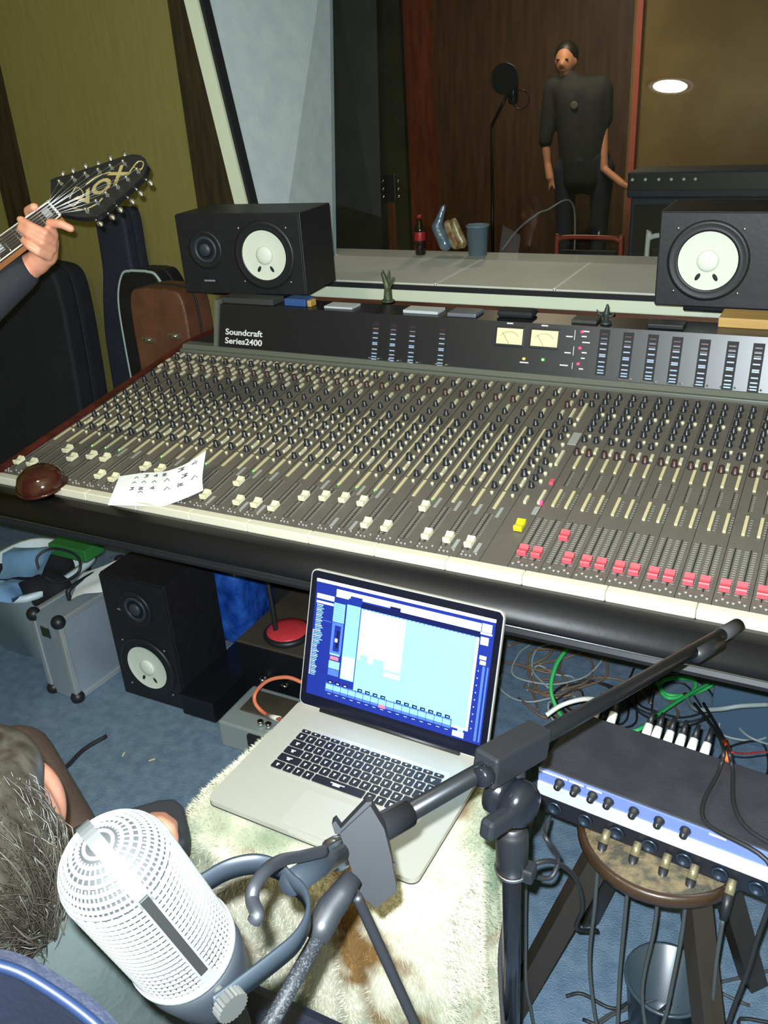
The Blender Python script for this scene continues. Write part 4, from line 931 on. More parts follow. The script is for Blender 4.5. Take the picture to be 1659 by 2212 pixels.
cable([at(1500, 1520, 2, .30), at(1540, 1570, 2, .45), at(1562, 1615, 2, .62), at(1555, 1660, 2, .612), at(1520, 1770, 2, .61), il+idir*.355+Vector((0, -.035, .01)), il+idir*.35+Vector((0, -.05, -.15)), il+idir*.34+Vector((0, -.06, -.40)), il+idir*.42+Vector((.05, -.02, -.588))], .0034, 'cable_black', 'black cable laid over the interface top and hanging down in front of the stool')
oc2 = cable([at(1520, 1520, 2, .30), at(1552, 1575, 2, .45), at(1572, 1618, 2, .62), at(1582, 1660, 2, .612), at(1605, 1780, 2, .61), il+idir*.435+Vector((0, -.03, .01)), il+idir*.44+Vector((0, -.045, -.15)), il+idir*.45+Vector((0, -.03, -.40)), il+idir*.40+Vector((0, .1, -.588))], .0034, 'cable_black', 'black cable with an orange marker laid over the interface top')
mat('marker_orange', sr(245, 110, 50), .5)
MB().tube([at(1566, 1604, 2, .60), at(1574, 1640, 2, .617)], .0062, 8).build('marker', 'marker_orange', oc2)
cable([at(1580, 1625, 2, .55), at(1610, 1628, 2, .5), at(1660, 1625, 2, .45), at(1720, 1640, 2, .4)], .0016, 'cable_red', 'thin red wire leading off to the black case', n=6)
# cables looping by the stand pole and on the near carpet
cable([IM @ Vector((.03, -.02, .015)), pd(1175, 1800, 1.08), pd(1205, 1850, 1.10), pd(1190, 1895, 1.10), pd(1150, 1890, 1.09), pd(1150, 1868, 1.08), pd(1200, 1862, 1.10), pd(1245, 1900, 1.2), pd(1258, 1960, 1.3), pd(1245, 2005, 1.4), pd(1290, 2010, 1.5)], .0032, 'cable_black', 'black cable looped loosely between the stand pole and the stool')
for i in range(9):
    x = tr_.uniform(-.30, .05); y = tr_.uniform(.95, 1.25); pts = [(x+k*.045*tr_.choice((1, 1, .6)), y+.10*noise.noise(Vector((i*3.1, k*.5, 1)))+k*.01*((i % 3)-1), .0045+.004*(i % 2)) for k in range(9)]
    cable(pts, .0034, 'cable_black', 'black cable lying across the carpet under the round stool', 'cables on the carpet under the stool', 6, 5)
cable([fl(230, 1590, .004), fl(180, 1620, .004), fl(140, 1660, .004), fl(90, 1695, .004), fl(30, 1710, .004)], .006, 'cable_black', 'dark streak lying on the open carpet in front of the aluminium case')  # thin dark curved streak laid flat along the carpet
mat('scrap', sr(210, 200, 130), .8)
for i, (x, y) in enumerate(((328, 1642), (267, 1630), (95, 1685))): tag(MB().box((-.008, -.0015, 0), (.008, .0015, .002)).build('scrap', 'scrap', None, T(fl(x, y, 0)) @ RZ(.9+i)), 'tiny pale scrap lying on the open blue carpet', 'scrap', 'scraps on the carpet')
# ------------------------------------------------------------------ guitar cases against the yellow wall
mat('bag_black', sr(20, 22, 30), .8, 0, sr(28, 30, 38), 8, .3, 120); mat('bag_navy', sr(24, 28, 44), .75, 0, sr(32, 36, 52), 8, .3, 100); mat('tolex_brown', sr(104, 66, 46), .5, 0, sr(84, 52, 36), 10, .25, 160); mat('case_black', sr(17, 18, 22), .5, 0, sr(24, 25, 30), 12, .15, 160); mat('binding', sr(160, 180, 176), .45)
def case(label, M, prof, depth, m, hard=False, binding=None, latches=0, group=None):
    """outline (half width at height) extruded through the case depth"""
    r = thing('guitar_case', label, 'guitar case', M, group)
    pts = [(w, z) for w, z in prof]+[(-w, z) for w, z in reversed(prof)]
    sp = []
    for i in range(len(pts)):
        sp.append(pts[i])
    mb = MB(); PM = Matrix(((1, 0, 0, 0), (0, 0, 1, 0), (0, 1, 0, 0), (0, 0, 0, 1)))
    for z0, z1, k in ((0, depth*.5-.002, 1), (depth*.5+.002, depth, 1)):
        mb.prism(sp, z0, z1, PM)
    o = mb.build('shell', m, r); bv = o.modifiers.new('soft', 'BEVEL'); bv.width = .018 if not hard else .008; bv.segments = 3; bv.limit_method = 'ANGLE'
    for p in o.data.polygons: p.use_smooth = False
    mb = MB()
    ring = [Vector((x, depth*.5, z)) for x, z in sp]+[Vector((sp[0][0], depth*.5, sp[0][1]))]
    mb.tube(ring, .004, 6, cap=False); mb.build('zip' if not hard else 'seam', 'black_matte', r)
    if binding:
        mb = MB(); ring = [Vector((x*1.002, 0.004, z)) for x, z in sp]+[Vector((sp[0][0], 0.004, sp[0][1]))]; mb.tube(ring, .005, 6, cap=False); mb.build('binding', binding, r)
    for k in range(latches):
        z = .895+.02*k; lt = MB().box((-.024, -.006, z-.009), (.024, .002, z+.009), .002).build('latch', 'steel', r, T(-.055+.11*k, 0, 0)); MB().cyl((-.014, -.008, z), (.014, -.008, z), .004, None, 8).build('latch_pin', 'chrome', lt)
    return r
def smooth_prof(keys, n=6):
    ps = spline([Vector((w, 0, z)) for w, z in keys], n); return [(max(p.x, .005), p.z) for p in ps]
gigp = smooth_prof([(.10, .0), (.15, .06), (.155, .25), (.13, .42), (.125, .6), (.12, .78), (.10, .92), (.074, 1.04), (.070, 1.2), (.056, 1.245), (.02, 1.25)])
case('dark navy soft gig bag leaning on the yellow wall', T(at(234, 480, 1, 2.47).x, 2.43, 0) @ RX(math.radians(-2)), gigp, .10, 'bag_navy')
case('big black soft case at the dark wall post', T(-2.80, 2.25, 0) @ RX(math.radians(-6)), smooth_prof([(.2, 0), (.25, .08), (.26, .4), (.25, .75), (.23, .98), (.19, 1.06), (.08, 1.08)]), .16, 'bag_black')
case('brown hard guitar case with latches standing by the speaker', T(-1.925, 2.12, 0) @ RX(math.radians(-1)), smooth_prof([(.10, 0), (.145, .06), (.15, .25), (.125, .42), (.118, .55), (.112, .80), (.112, .97), (.095, 1.045), (.04, 1.06)]), .13, 'tolex_brown', True, None, 2)
xe = at(250, 680, 1, 2.28).x
case('black hard guitar case with pale edge binding behind the brown one', T(xe+.118, 2.28, 0) @ RX(math.radians(-1)), smooth_prof([(.10, 0), (.14, .06), (.145, .25), (.122, .42), (.115, .55), (.118, .80), (.112, .97), (.075, 1.06), (.03, 1.075)]), .12, 'case_black', True, 'binding', 0)
# ------------------------------------------------------------------ guitar and the hand holding it
GD = 1.66
def H(px, py, dd=0.): return pd(px, py, GD+dd)
GN = (-CF+CU*.24-CR*.16).normalized(); GX = (CR-GN*CR.dot(GN)).normalized(); GF = frame(H(115, 450), GX, GN.cross(GX))        # z towards the camera
Gi = GF.inverted()
def gq(px, py, dd=0.): return Gi @ onplane(px, py, H(115, 450), GN)
mat('guitar_black', sr(16, 17, 20), .3); mat('gold_inlay', sr(150, 138, 92), .35, .3); mat('fretboard', sr(46, 34, 28), .5, 0, sr(34, 25, 21), 12); mat('pearl', sr(190, 196, 200), .25); mat('neck_white', sr(196, 196, 176), .4); mat('maple', sr(150, 98, 56), .35)
gtr = thing('electric_guitar', 'twelve string guitar with black lettered headstock and chrome tuners', 'guitar', GF)
def gpoly(pts, dd, z0, z1, name, m, parent=gtr):
    q = [gq(x, y, dd) for x, y in pts]; return MB().prism([(p.x, p.y) for p in reversed(q)], z0, z1).build(name, m, parent)
hs = [(111, 439), (109, 388), (125, 382), (150, 376), (175, 368), (206, 358), (236, 348), (265, 338), (287, 333), (303, 335), (314, 343), (319, 356), (313, 374), (300, 390), (287, 402), (270, 418), (253, 432), (230, 452), (217, 463), (203, 468), (185, 470), (169, 469), (145, 465), (130, 462)]
ho = gpoly(hs, 0, -.014, 0, 'headstock', 'guitar_black')
posts_t = [(393, 1177), (478, 1152), (558, 1127), (640, 1102), (718, 1077), (800, 1050)]; posts_b = [(560, 1355), (627, 1302), (690, 1250), (757, 1200), (820, 1150), (888, 1100)]
tun_t = [(385, 1090), (448, 1070), (530, 1040), (612, 1025), (690, 990), (783, 970)]; tun_b = [(622, 1410), (700, 1368), (752, 1320), (828, 1268), (882, 1215), (945, 1148)]
kf = 560/1659.
for pl, tl in ((posts_t, tun_t), (posts_b, tun_b)):
    for (ax_, ay_), (bx_, by_) in zip(pl, tl):
        a = gq(ax_*kf, ay_*kf); b = gq(bx_*kf, by_*kf); pb = MB().lathe([(.0050, 0), (.0050, .002), (.0030, .003), (.0030, .011), (.0022, .012)], 12).build('tuning_post', 'chrome', gtr, T(a))
        d = (b-a).normalized(); s_ = Vector((-d.y, d.x, 0)); e0 = b-d*.010; mb = MB(); mb.cyl(a+d*.010+Vector((0, 0, -.016)), e0+Vector((0, 0, -.010)), .0022, None, 8)
        mb.frombm((lambda bm: (bmesh.ops.create_uvsphere(bm, u_segments=14, v_segments=10, radius=1), bm)[1])(bmesh.new()), True, T(b+Vector((0, 0, -.010))) @ Matrix(((d.x*.0088, s_.x*.0055, 0, 0), (d.y*.0088, s_.y*.0055, 0, 0), (0, 0, .0042, 0), (0, 0, 0, 1))))
        mb.build('tuner', 'chrome', gtr)
# headstock lettering with scroll work
me = text_mesh('lettering', 'VOX', .040, 'gold_inlay', .0012, .0005)
wx = max(v.co.x for v in me.vertices); a = gq(172, 447); b = gq(283, 368); d = b-a
inst('lettering', me, ho, T(a.x+.004, a.y-.002, .0004) @ RZ(math.atan2(d.y, d.x)) @ Matrix.Diagonal((d.length/wx*.98, .92, 1, 1)))
mb = MB()
for pts in ([(150, 430), (165, 405), (180, 420), (160, 445), (148, 440)], [(185, 400), (205, 385), (220, 378), (240, 372)], [(280, 372), (298, 350), (310, 352), (305, 366), (290, 362)], [(160, 452), (185, 452), (210, 440), (222, 428)]):
    MB().tube(spline([gq(x, y)+Vector((0, 0, .0006)) for x, y in pts], 6), .0013, 6).build('scroll_inlay', 'gold_inlay', ho)
# neck, frets, inlays, strings
n0u, n0l = (104, 436), (131, 466); n1u, n1l = (-190, 648), (-158, 684)
gpoly([n0u, n1u, n1l, n0l], 0, -.004, .001, 'fretboard', 'fretboard')
gpoly([(n0u[0]+2, n0u[1]+2), n1u, n1l, (n0l[0]-2, n0l[1]-2)], 0, -.020, -.004, 'neck', 'maple')
for (u0, u1) in ((n0u, n1u), (n0l, n1l)): MB().tube([gq(*u0)+Vector((0, 0, .001)), gq(*u1)+Vector((0, 0, .001))], .0013, 6).build('neck_binding', 'neck_white', gtr)
def nk(t, s): return gq(n0u[0]+(n1u[0]-n0u[0])*t+s*(n0l[0]-n0u[0]), n0u[1]+(n1u[1]-n0u[1])*t+s*(n0l[1]-n0u[1]))
MB().tube([nk(.0, 0)+Vector((0, 0, .002)), nk(0, 1)+Vector((0, 0, .002))], .0028, 8).build('nut', 'pearl', gtr)
mb = MB()
tt = 0; L_ = 1.75
for i in range(1, 13): t = L_*(1-2**(-i/12)); MB().tube([nk(t, 0)+Vector((0, 0, .0012)), nk(t, 1)+Vector((0, 0, .0012))], .0011, 6).build('fret', 'steel', gtr) if t < 1 else None
for i in (1, 3, 5, 7):
    t = L_*(1-2**(-(i-.5)/12)); q = [nk(t-.022, .25), nk(t+.022, .25), nk(t+.022, .75), nk(t-.022, .75)]
    MB().add([p+Vector((0, 0, .0014)) for p in q]+[p for p in q], [(0, 1, 2, 3), (3, 2, 1, 0), (0, 4, 5, 1), (1, 5, 6, 2), (2, 6, 7, 3), (3, 7, 4, 0)]).build('position_marker', 'pearl', gtr)
for k in range(12):
    pr = k // 2; s = .1+.16*pr+.03*(k % 2); e = (posts_t+posts_b[::-1])[k]; MB().tube([nk(1, s)+Vector((0, 0, .005)), nk(0, s)+Vector((0, 0, .0048)), gq(e[0]*kf, e[1]*kf)+Vector((0, 0, .008))], .00045, 4).build('string', 'steel', gtr)
gb_ = [(-150, 640), (-200, 600), (-300, 600), (-420, 680), (-480, 800), (-440, 900), (-340, 900), (-250, 830), (-170, 720)]
gpoly(gb_, .0, -.045, -.006, 'body', 'guitar_black')
# ------------------------------------------------------------------ people
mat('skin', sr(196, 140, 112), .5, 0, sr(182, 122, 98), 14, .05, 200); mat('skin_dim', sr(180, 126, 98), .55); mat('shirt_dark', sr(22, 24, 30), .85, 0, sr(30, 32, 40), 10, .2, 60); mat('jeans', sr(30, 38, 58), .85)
mat('hair_brown', (.016, .012, .008), .4, 0, (.045, .040, .030), 70, stretch=(1, 1, .15)); mat('shirt_green', sr(50, 60, 58), .85, 0, sr(38, 46, 46), 7, .3, 50); mat('hair_dark', sr(24, 20, 18), .5)
gp = thing('person', 'person in a dark top gripping the neck of the twelve string guitar', 'person', T(-1.78, .85, 0))
def PP_(o): o.matrix_parent_inverse = o.parent.matrix_basis.inverted(); return o
wr = H(70, 572, .045); el = H(-150, 760, .02); sh = Vector((-1.70, .93, 1.42))
sk = [(H(100, 548, .028), .022, H(78, 568, .040), .024), (H(108, 522, .018), .017, H(100, 552, .028), .021), (wr, .024, H(90, 556, .034), .021), (el, .040, wr, .024)]
def finger(pts, r0=.0095, r1=.0075):
    return [(pts[i], r0+(r1-r0)*i/(len(pts)-1), pts[i+1], r0+(r1-r0)*(i+1)/(len(pts)-1)) for i in range(len(pts)-1)]
sk += finger([H(113, 520, .006), H(96, 503, -.022), H(66, 488, -.026), H(44, 474, -.014)])
sk += finger([H(112, 538, .008), H(90, 524, -.020), H(62, 507, -.026), H(44, 494, -.014)])
sk += finger([H(104, 554, .012), H(82, 545, -.014), H(62, 532, -.022), H(50, 520, -.014)], .0085, .0065)
sk += finger([H(116, 508, .008), H(108, 482, -.018), H(132, 484, -.026), H(153, 494, -.022)])
sk += finger([H(96, 530, .030), H(76, 490, .036), H(62, 456, .022), H(74, 448, .0)], .0115, .009)
hd = organic('arm_and_hand', sk, 'skin', .0032, gp, 5); PP_(hd)
o = organic('sleeve', [(el, .050, H(44, 590, .046), .035), (sh, .062, el, .050)], 'shirt_dark', .006, gp); PP_(o)
o = organic('top', [(sh, .062, sh*.6+el*.4, .056), ((-1.78, .85, .95), .16, (-1.78, .87, 1.15), .16), ((-1.78, .87, 1.15), .15, (-1.78, .88, 1.36), .15), (sh, .07, (-1.95, .82, 1.43), .07), ((-1.95, .82, 1.43), .06, (-2.05, .95, 1.15), .05), ((-2.05, .95, 1.15), .045, (-1.85, 1.08, 1.05), .04)], 'shirt_dark', .014, gp); PP_(o)
o = organic('trousers', [((-1.80, .85, .95), .15, (-1.76, .85, .88), .15), ((-1.86, .85, .85), .09, (-1.88, .88, .48), .065), ((-1.88, .88, .48), .06, (-1.88, .86, .10), .05), ((-1.69, .85, .85), .09, (-1.67, .89, .48), .065), ((-1.67, .89, .48), .06, (-1.66, .86, .10), .05)], 'jeans', .014, gp); PP_(o)
o = organic('shoes', [((-1.88, .84, .045), .045, (-1.90, 1.02, .04), .038), ((-1.66, .84, .045), .045, (-1.65, 1.02, .04), .038)], 'black_matte', .012, gp); PP_(o)
o = organic('head', [((-1.78, .89, 1.45), .055, (-1.77, .90, 1.56), .055)], 'skin', .008, gp, balls=[((-1.77, .92, 1.66), .1, (.78, .95, 1.15)), ((-1.76, 1.02, 1.65), .018, (.8, 1, 1.3))]); PP_(o)
o = organic('hair', [], 'hair_dark', .010, gp, balls=[((-1.77, .90, 1.69), .108, (.82, .95, 1.05))]); PP_(o)
# seated person in the foreground
ep = thing('person', 'long haired person seated in the swivel chair with an arm on its armrest', 'person', T(-.60, .33, 0))
hc = pd(-78, 1842, .80)
fd = (pd(30, 1745, .86)-hc).normalized()
el2 = pd(288, 2165, .945); hn = pd(338, 1812, 1.155); sh2 = pd(150, 2045, .845)
sg_ = [(el2, .034, pd(325, 1900, 1.09), .025), (pd(325, 1900, 1.09), .024, pd(335, 1850, 1.12), .027), (pd(318, 1835, 1.135), .022, pd(350, 1815, 1.135), .022)]
for k, (x, y) in enumerate(((306, 1796), (324, 1782), (344, 1782), (362, 1794))):
    sg_ += finger([pd(x-4, y+32, 1.13), pd(x, y, 1.128), pd(x+6, y-12, 1.155), pd(x+8, y+2, 1.172)], .0125, .0095)
sg_ += finger([pd(312, 1850, 1.13), pd(290, 1822, 1.14), pd(292, 1796, 1.165)], .0125, .010)
o = organic('arm_and_hand', sg_, 'skin', .0045, ep, 5); PP_(o)
nkp = pd(40, 2040, .85)
o = organic('head', [(nkp, .055, hc+Vector((0, 0, -.05)), .055)], 'skin', .006, ep, balls=[(hc, .088, (.95, 1, 1.12)), (hc+fd*.062, .052, (1, 1, 1.1)), (hc+fd*.098+Vector((0, 0, -.01)), .016, (.8, 1, 1.2)), (hc+fd*.075+Vector((.02, -.02, .02)), .022, (1, 1, .7))]); PP_(o)
low = [pd(40, 2300, .86), pd(-120, 2300, .86)]
seatc = Vector((-.62, .40, .47)); KN = at(35, 1648, 2, .60); mat('trousers_brown', sr(74, 56, 44), .9, 0, sr(60, 45, 36), 9, .2, 80)
o = organic('shirt', [(sh2, .062, pd(262, 2130, .93), .047), (sh2, .075, pd(-120, 2080, .86), .075), (sh2, .08, seatc+Vector((.06, 0, .16)), .12), (pd(-100, 2090, .86), .08, seatc+Vector((-.08, 0, .16)), .12), (nkp, .06, pd(30, 2090, .86), .10), (pd(-120, 2080, .86), .06, Vector((-.86, .48, .70)), .05)], 'shirt_green', .010, ep); PP_(o)
o = organic('trousers', [(seatc+Vector((-.1, 0, .09)), .11, seatc+Vector((.08, 0, .09)), .11), (seatc+Vector((.09, 0, .07)), .085, KN, .065), (KN, .06, (KN+Vector((-.10, .06, -.50))), .045), (seatc+Vector((-.10, 0, .07)), .085, Vector((-1.16, .62, .50)), .065), (Vector((-1.16, .62, .50)), .06, Vector((-1.20, .64, .09)), .045)], 'trousers_brown', .012, ep); PP_(o)
o = organic('shoes', [((KN+Vector((-.10, .04, -.555))), .042, (KN+Vector((-.18, .18, -.56))), .035), (Vector((-1.20, .62, .04)), .042, Vector((-1.28, .75, .035)), .035)], 'black_matte', .012, ep); PP_(o)
o = organic('hair', [(hc+Vector((-.02, -.05, -.02)), .085, pd(20, 2010, .80), .045), (hc+Vector((0, -.03, .0)), .085, pd(-70, 2040, .80), .06)], 'hair_brown', .007, ep, balls=[(hc-fd*.028+Vector((0, 0, .012)), .102, (1, 1, 1.06)), (hc+Vector((0, 0, .06))+fd*.03, .065, (1, 1, .7))]); PP_(o)
hm = MB(); hr = random.Random(9)
for i in range(7000):
    u = hr.uniform(-.6, 1.0); th = hr.uniform(0, 2*math.pi); q = math.sqrt(max(0, 1-u*u)); n_ = Vector((q*math.cos(th), q*math.sin(th), u))
    if n_.dot(fd) > .60: continue
    p0 = hc-fd*.028+Vector((0, 0, .012))+n_*.104; side = hr.uniform(-1, 1)
    tgt = pd(hr.uniform(-140, 105), hr.uniform(1930, 2085), hr.uniform(.765, .83)); mid = p0*.5+tgt*.5+(n_*.035)+Vector((hr.gauss(0, .008), hr.gauss(0, .008), .02))
    pts = [p0*(1-t)**2+mid*2*t*(1-t)+tgt*t*t for t in (0, .2, .4, .6, .8, 1)]
    pts = [p+Vector((hr.gauss(0, .0009), hr.gauss(0, .0009), hr.gauss(0, .0009))) for p in pts]
    hm.tube(pts, .001, 3, False, [.0006, .0008, .0009, .0008, .0006, .0002])
o = hm.build('hair_strands', 'hair_brown', ep, kind='stuff'); PP_(o)
# swivel chair
mat('chair_blue', (.008, .012, .028), .6, 0, (.007, .010, .023), 10, .15, 120); mat('chair_edge', (.010, .020, .055), .35)
scx2, scy2 = -.64, .40
ch_ = thing('swivel_chair', 'dark blue swivel chair with black padded armrest under the seated person', 'chair', T(scx2, scy2, 0))
MB().box((-.23, -.22, .40), (.23, .24, .455), .02).build('seat', 'chair_blue', ch_)
MB().cyl((0, 0, .10), (0, 0, .40), .03, None, 16).build('post', 'black_metal', ch_)
for k in range(5):
    a = 2*math.pi*k/5+.3; MB().tube([(0, 0, .12), (.24*math.cos(a), .24*math.sin(a), .065)], .018, 8).build('base_arm', 'black_plastic', ch_); MB().cyl((.24*math.cos(a)-.012, .24*math.sin(a), .028), (.24*math.cos(a)+.012, .24*math.sin(a), .028), .028, None, 14).build('castor', 'black_plastic', ch_)
top_e = [pd(x, y, d) for x, y, d in ((-330, 2160, .60), (-200, 2110, .61), (-80, 2080, .615), (20, 2092, .62), (110, 2140, .62), (200, 2207, .615), (250, 2262, .61))]
te = spline(top_e, 5); mb = MB(); vs = []; base = Vector((scx2, scy2, .5)); back = -fd; back.z = 0; back.normalize(); back = Vector((.25, -1, 0)).normalized()
for p in te:
    lo_ = Vector((p.x*.7+scx2*.3, p.y+.02, .52))
    for t, th in ((0, 0), (0, .012), (1, .030), (1, 0)): vs.append((p if t == 0 else lo_)-back*th)
n_ = len(te); mb.add(vs, [(i*4+k, i*4+(k+1) % 4, i*4+4+(k+1) % 4, i*4+4+k) for i in range(n_-1) for k in range(4)]+[(0, 1, 2, 3), ((n_-1)*4+3, (n_-1)*4+2, (n_-1)*4+1, (n_-1)*4)])
mb.build('backrest', 'chair_blue', ch_, ch_.matrix_basis.inverted()); MB().tube(te, .0045, 8).build('backrest_edge', 'chair_edge', ch_, ch_.matrix_basis.inverted())  # lighter blue tube along the top edge of the backrest
ap = pd(300, 1765, 1.19); ac = [at(x, y, 2, ap.z) for x, y in ((350, 1718), (398, 1725), (408, 1795), (160, 1930), (120, 1850))]
zz = ap.z; apoly = [at(x, y, 2, zz) for x, y in ((150, 1768), (250, 1735), (340, 1709), (375, 1706), (392, 1722), (402, 1765), (400, 1800), (380, 1812), (200, 1870), (120, 1880))]
ar = MB().prism([(p.x, p.y) for p in reversed(apoly)], zz-.045, zz-.012).build('armrest', 'black_matte', ch_, ch_.matrix_basis.inverted()); bv = ar.modifiers.new('round', 'BEVEL'); bv.width = .008; bv.segments = 3
ctr = sum(apoly, Vector())/len(apoly); MB().tube([(ctr.x, ctr.y, zz-.04), (ctr.x+.02, ctr.y-.02, .55), (scx2-.05, scy2+.05, .42)], .016, 10).build('armrest_post', 'black_plastic', ch_, ch_.matrix_basis.inverted())
# ------------------------------------------------------------------ things on the console
def dh(x, y, h): return onplane(x, y, A0+DN*h, DN)
low_ = [(233, 1091, .004), (262, 1091, .0035), (290, 1092, .003), (320, 1093, .0035), (351, 1093, .006), (395, 1078, .010), (439, 1059, .016)]
mid_ = [(246, 1058, .013), (276, 1057, .0125), (300, 1056, .0125), (330, 1055, .013), (357, 1052, .018), (398, 1043, .022), (437, 1028, .026)]
up_ = [(258, 1029, .014), (290, 1024, .014), (315, 1021, .0145), (340, 1020, .017), (366, 1016, .025), (405, 1000, .037), (445, 973, .050)]
rows_ = [[dh(*p) for p in r] for r in (low_, mid_, up_)]
mb = MB(); g0 = []
cols_ = [spline([rows_[j][i] for j in range(3)], 4) for i in range(7)]
grid = [spline([cols_[i][j] for i in range(7)], 4) for j in range(9)]
vs = [p for r in grid for p in r]; nc = len(grid[0]); N = len(vs); vs2 = [p-DN*.0006 for p in vs]
fs = []
for j in range(8):
    for i in range(nc-1): q = j*nc+i; fs += [(q, q+1, q+nc+1, q+nc), (N+q+nc, N+q+nc+1, N+q+1, N+q)]
mb.add(vs+vs2, fs, True); mat('note_paper', sr(236, 238, 242), .8)
nt_ = tag(mb.build('note_paper', 'note_paper'), 'creased white sheet with handwritten marks lying over the cream faders', 'paper')
def gp_(u, v):
    x = u*(nc-1); y = v*8; i = min(int(x), nc-2); j = min(int(y), 7); fx, fy = x-i, y-j
    return grid[j][i]*(1-fx)*(1-fy)+grid[j][i+1]*fx*(1-fy)+grid[j+1][i+1]*fx*fy+grid[j+1][i]*(1-fx)*fy+DN*.0008
mat('ink', sr(70, 74, 84), .7); mb = MB()
glyph = {'A': [(0, 0), (.5, 1), (1, 0)], '3': [(0, 1), (1, .9), (.4, .5), (1, .3), (0, 0)], '^': [(0, .2), (.5, .8), (1, .2)], '4': [(.7, 0), (.7, 1), (0, .4), (1, .4)], 'B': [(0, 0), (0, 1), (.8, .8), (.1, .5), (.9, .2), (0, 0)]}
for (u, v, c) in [(.20, .82, '^'), (.34, .84, '3'), (.47, .84, '4'), (.60, .84, 'B'), (.76, .84, '3'), (.88, .84, '4'), (.20, .66, '^'), (.34, .66, '^'), (.47, .66, '^'), (.64, .66, 'A'), (.80, .64, '3'), (.20, .46, '3'), (.34, .46, 'B'), (.34, .36, '^'), (.47, .46, '4'), (.66, .40, 'A'), (.78, .42, 'B'), (.90, .50, 'A')]:
    pts = [gp_(u+gx*.055, v+gy*.085) for gx, gy in glyph[c]]
    mb.tube(pts, .0009, 4)
mb.build('handwriting', 'ink', nt_, kind='stuff')
mat('brown_glass', sr(58, 26, 20), .12, coat=.6)
p = dh(92, 1052, .0); br_ = thing('ashtray', 'round glossy dark brown bowl upturned on the white front strip', 'bowl', frame(p, (1, 0, 0), DV))
MB().lathe([(.052, .003), (.056, .006), (.055, .018), (.047, .034), (.030, .046), (.012, .050), (1e-5, .0505)], 36).build('dome', 'brown_glass', br_); MB().lathe([(.050, .002), (.058, .002), (.058, .007), (.050, .007)], 36, close=False).build('rim', 'brown_glass', br_)
# ------------------------------------------------------------------ things on the meter bridge
mat('bronze', sr(88, 96, 72), .5, .3, sr(60, 66, 50), 30, .4, 80); mat('pewter', sr(58, 66, 66), .45, .4)
YB2 = ytop+.045
f1 = at(838, 652, 2, ztop); f1.y = max(f1.y, ytop+.02)
fg = thing('figurine', 'small greenish bronze winged creature figurine on the meter bridge', 'figurine', T(f1.x, f1.y, ztop))
MB().lathe([(.018, 0), (.019, .004), (.015, .007)], 18).build('plinth', 'bronze', fg)
organic('body', [((0, 0, .008), .012, (.002, 0, .035), .010), ((.002, 0, .035), .010, (-.004, 0, .058), .008), ((-.004, 0, .058), .007, (-.010, 0, .075), .006), ((.004, -.006, .03), .004, (.016, -.008, .048), .003), ((.016, -.008, .048), .003, (.024, -.006, .066), .004)], 'bronze', .0016, fg, 2)
for sx in (-1, 1): MB().prism([(0, .03), (sx*.012, .055), (sx*.010, .086), (sx*.002, .070), (-sx*.002, .045)], .004, .007, Matrix(((1, 0, 0, -.003), (0, 0, 1, 0), (0, 1, 0, 0), (0, 0, 0, 1)))).build('wing', 'bronze', fg)
f2 = at(1310, 672, 2, ztop); f2.y = ytop+.03; f2.x = at(1310, 672, 1, f2.y).x
fg = thing('figurine', 'small dark spiky metal figurine on the meter bridge by the lamps', 'figurine', T(f2.x, f2.y, ztop))
MB().lathe([(.013, 0), (.014, .004), (.008, .008)], 16).build('plinth', 'pewter', fg)
organic('body', [((0, 0, .008), .006, (0, 0, .025), .008), ((0, 0, .025), .007, (.002, 0, .045), .003), ((0, 0, .02), .004, (-.016, 0, .022), .003), ((-.016, 0, .022), .003, (-.022, 0, .032), .002), ((0, 0, .018), .004, (.014, 0, .020), .003), ((.014, 0, .020), .003, (.018, 0, .028), .002)], 'pewter', .0014, fg, 2)
def flat(name, px0, px1, h, m, label, cat, dy=.0, dpt=.05, bev=.002):
    y = ytop+.012+dy; xa = at(px0, 665, 1, y).x; xb = at(px1, 665, 1, y).x
    return tag(MB().box((xa, y, ztop+.0003), (xb, y+dpt, ztop+h), bev).build(name, m), label, cat)
mat('box_dark', sr(58, 60, 60), .6); mat('box_blue2', sr(50, 84, 140), .5); mat('card_white', sr(186, 194, 200), .6); mat('phone_grey', sr(120, 128, 140), .3, .3)
flat('small_box', 478, 590, .016, 'box_dark', 'flat dark grey box under the speaker on the meter bridge', 'box', .0, .06)
flat('blue_pouch', 615, 660, .020, 'box_blue2', 'small blue pouch on the meter bridge under the speaker edge', 'pouch', .01, .05)
flat('yellow_marker', 664, 672, .018, 'pine', 'yellow block standing on the meter bridge beside the blue pouch', 'block', .01, .03)
flat('card_stack', 700, 760, .006, 'card_white', 'low stack of pale cards on the meter bridge beside the speaker', 'cards', .01, .05, .0008)
flat('card_stack', 870, 945, .008, 'card_white', 'pale card stack on the meter bridge between figurine and phone', 'cards', .01, .05, .0008)
flat('mobile_phone', 965, 1027, .010, 'phone_grey', 'grey mobile phone lying on the meter bridge', 'phone', .0, .06)
flat('cable_bundle', 1072, 1150, .018, 'black_matte', 'black soft pouch lying on the meter bridge above the needle meters', 'pouch', .02, .05, .008)
flat('card_stack', 1235, 1290, .008, 'box_dark', 'dark booklet lying on the meter bridge beside the spiky figurine', 'booklet', .01, .05, .0008)
flat('remote_control', 1400, 1480, .012, 'black_plastic', 'black remote control lying on the meter bridge under the speaker', 'remote', .0, .05, .003)
